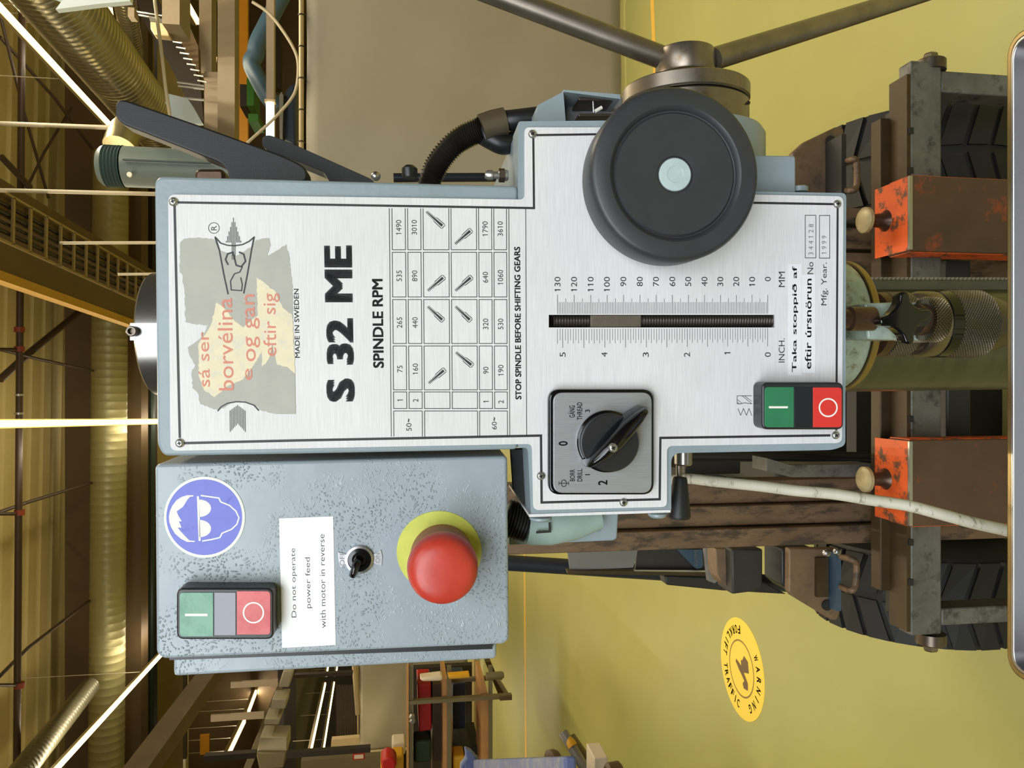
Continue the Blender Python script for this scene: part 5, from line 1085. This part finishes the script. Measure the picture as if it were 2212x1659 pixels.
# rack frame with planks, red box, tray
Yr = 6.2
RKT = thing('steel_rack', 'grey steel rack with wooden planks behind the control box corner', 'rack', (0, 0, 0))
wbox('post', 'bench_grey', (884, 1508, 1106, 1516), Yr, .05, RKT); wbox('post', 'bench_grey', (900, 1467, 1085, 1474), Yr+.5, .05, RKT)
wbox('shelf_rail', 'bench_grey', (882, 1440, 892, 1700), Yr+.02, .5, RKT); wbox('shelf_rail', 'wood', (878, 1440, 883, 1700), Yr, .05, RKT)
for (x0, x1) in ((966, 975), (1056, 1064)): wbox('shelf_rail', 'bench_grey', (x0, 1440, x1, 1700), Yr+.04, .04, RKT)
for (pts) in ([(957, 1466), (966, 1466), (978, 1560), (974, 1700), (957, 1700)], [(1038, 1466), (1046, 1466), (1058, 1515), (1062, 1700), (1040, 1700)]): wpr('plank', 'wood', pts, Yr+.08, .4, RKT, smooth=0)
wbox('leg_foot', 'rust_disc', (1080, 1505, 1106, 1513), Yr-.02, .06, RKT); wtube('strut', 'bench_grey', [(1072, 1462, Yr+.5), (1098, 1505, Yr)], .018, RKT, 8)
rb = tag(wpr('red_box', 'box_red', [(902, 1478), (931, 1477), (933, 1577), (905, 1582)], 6.5, .35, None, .01), 'red plastic box on the steel rack', 'box')
tag(wbox('steel_profile', 'tray_metal', (934, 1478, 957, 1700), 6.5, .3), 'dark perforated steel profile beside the red box', 'profile')
tag(wpr('cloth_roll', 'white_cloth', [(906, 1466), (955, 1460), (958, 1468), (952, 1472), (912, 1473)], 6.1, .12, None, .015), 'white rolled cloth on the rack above the red box', 'cloth')
tag(wpr('yellow_level', 'yellow_thing', [(968, 1460), (1014, 1456), (1015, 1464), (970, 1467)], 6.1, .08, None, .005), 'yellow bar lying on the rack rail', 'tool')
tag(wbox('dark_crate', 'drum_blue', (978, 1476, 1006, 1575), 6.8, .4, None, .01), 'dark blue crate inside the rack', 'crate')
tag(wbox('pale_column', 'ceiling_sheet', (1024, 1380, 1037, 1620), 7.4, .2), 'pale yellow upright panel inside the rack', 'panel')
tag(wbox('dark_shelf', 'beam_dark', (978, 1616, 1036, 1632), 6.6, .5), 'black shelf at the bottom of the rack', 'shelf')
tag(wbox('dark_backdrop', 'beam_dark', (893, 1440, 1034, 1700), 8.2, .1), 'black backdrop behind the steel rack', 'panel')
tag(wpr('slanting_leg', 'tray_metal', [(1060, 1430), (1048, 1430), (1076, 1500), (1090, 1500)], 6.9, .12, None), 'dark slanting leg of the bench behind the rack', 'leg prop')  # leg in plain dark metal, slanting behind the rack
hd = MB().lathe([(.03, 0), (.03, .12), (.022, .14)], W(1050, 1461, 6.0), V(.02, 0, -1), n=20).build('pipe_clamp', 'bench_grey'); tag(hd, 'grey round clamp at the rack corner', 'clamp')
# small clutter
for (r, Y, m, lb) in (((846, 1604, 876, 1632), 7.5, 'white_cloth', 'white tub at the foot of the far curtain'), ((845, 1634, 872, 1700), 7.0, 'yellow_thing', 'yellow container at the bottom edge'), ((822, 1640, 846, 1700), 6.8, 'yellow_thing', 'yellow can beside the red rags'), ((894, 1600, 932, 1648), 6.4, 'dark_green', 'dark green bag between rack posts'), ((979, 1634, 1004, 1700), 6.3, 'yellow_thing', 'orange crate low in the rack')):
    tag(wbox('container', m, r, Y, .2, None, .02), lb, 'container')
tag(wpr('red_rags', 'box_red', [(822, 1642), (838, 1634), (852, 1640), (858, 1652), (850, 1668), (826, 1668)], 6.7, .2, None, .02), 'heap of dark red rags at the bottom edge', 'cloth')
for i, (x, y) in enumerate(((890, 1546), (891, 1555))): 
    tag(MB().lathe([(.015, 0), (.025, .02), (.015, .04)], W(x, y, 6.15), (0, -1, 0), n=14).build('jar_lid', 'zinc'), ('upper shiny jar lid on the rack', 'lower shiny jar lid on the rack')[i], 'lid')
# bench corner with blue sheet, tools (bottom edge)
bn = thing('blue_covered_bench', 'bench end draped with a crumpled blue sheet', 'bench', (0, 0, 0)); Yb = 3.3
zt_ = W(1010, 1650, Yb).z
zq = .95; MB().prism([G(1022, 1641, zq), G(1218, 1634, zq), G(1222, 1860, zq), G(1022, 1860, zq)], (0, 0, -.04)).build('bench_top', 'blue_sheet', bn, bevel=.01)
wpr('blue_sheet', 'sign_blue' if False else 'blue_sheet', [(1004, 1618), (1018, 1624), (1034, 1642), (1040, 1700), (992, 1700), (995, 1655), (1006, 1640)], G(1022, 1641, .95).y+.02, .06, bn, .012)
lq = G(1150, 1760, zq); MB().box((lq.x-.03, lq.y-.03, 0), (lq.x+.03, lq.y+.03, zq-.04)).build('leg', 'bench_grey', bn)
tl_ = thing('rolled_drawings', 'grey tubes with a yellow tip leaning on the bench end', 'tube', (0, 0, 0))
MB().tube([W(1216, 1582, 3.0), W(1268, 1668, 2.9)], .020, 16).build('tube', 'guard_grey', tl_); MB().tube([W(1232, 1592, 3.05), W(1285, 1668, 2.95)], .022, 16).build('tube', 'bench_grey', tl_)
MB().lathe([(.002, 0), (.020, .05), (.021, .07)], W(1216, 1578, 3.0), W(1268, 1668, 2.9)-W(1216, 1582, 3.0), n=16).build('yellow_tip', 'yellow_thing', tl_)
tag(MB().lathe([(.055, 0), (.06, .01), (.06, .03), (.02, .032)], W(1205, 1652, 2.95), (0, -.3, 1), n=32).build('rusty_disc', 'rust_disc'), 'rusty round disc under the leaning tubes', 'disc')
tag(wbox('white_carton', 'white_cloth', (1284, 1637, 1314, 1700), 2.7, .12, None, .004), 'small white carton at the bottom edge', 'box')
tag(MB().lathe([(.02, 0), (.03, .01), (.03, .05), (.02, .06)], W(1342, 1662, 2.6), (0, -.2, 1), n=20).build('grinder_head', 'rust_disc'), 'brown tool head beside the white carton', 'tool')
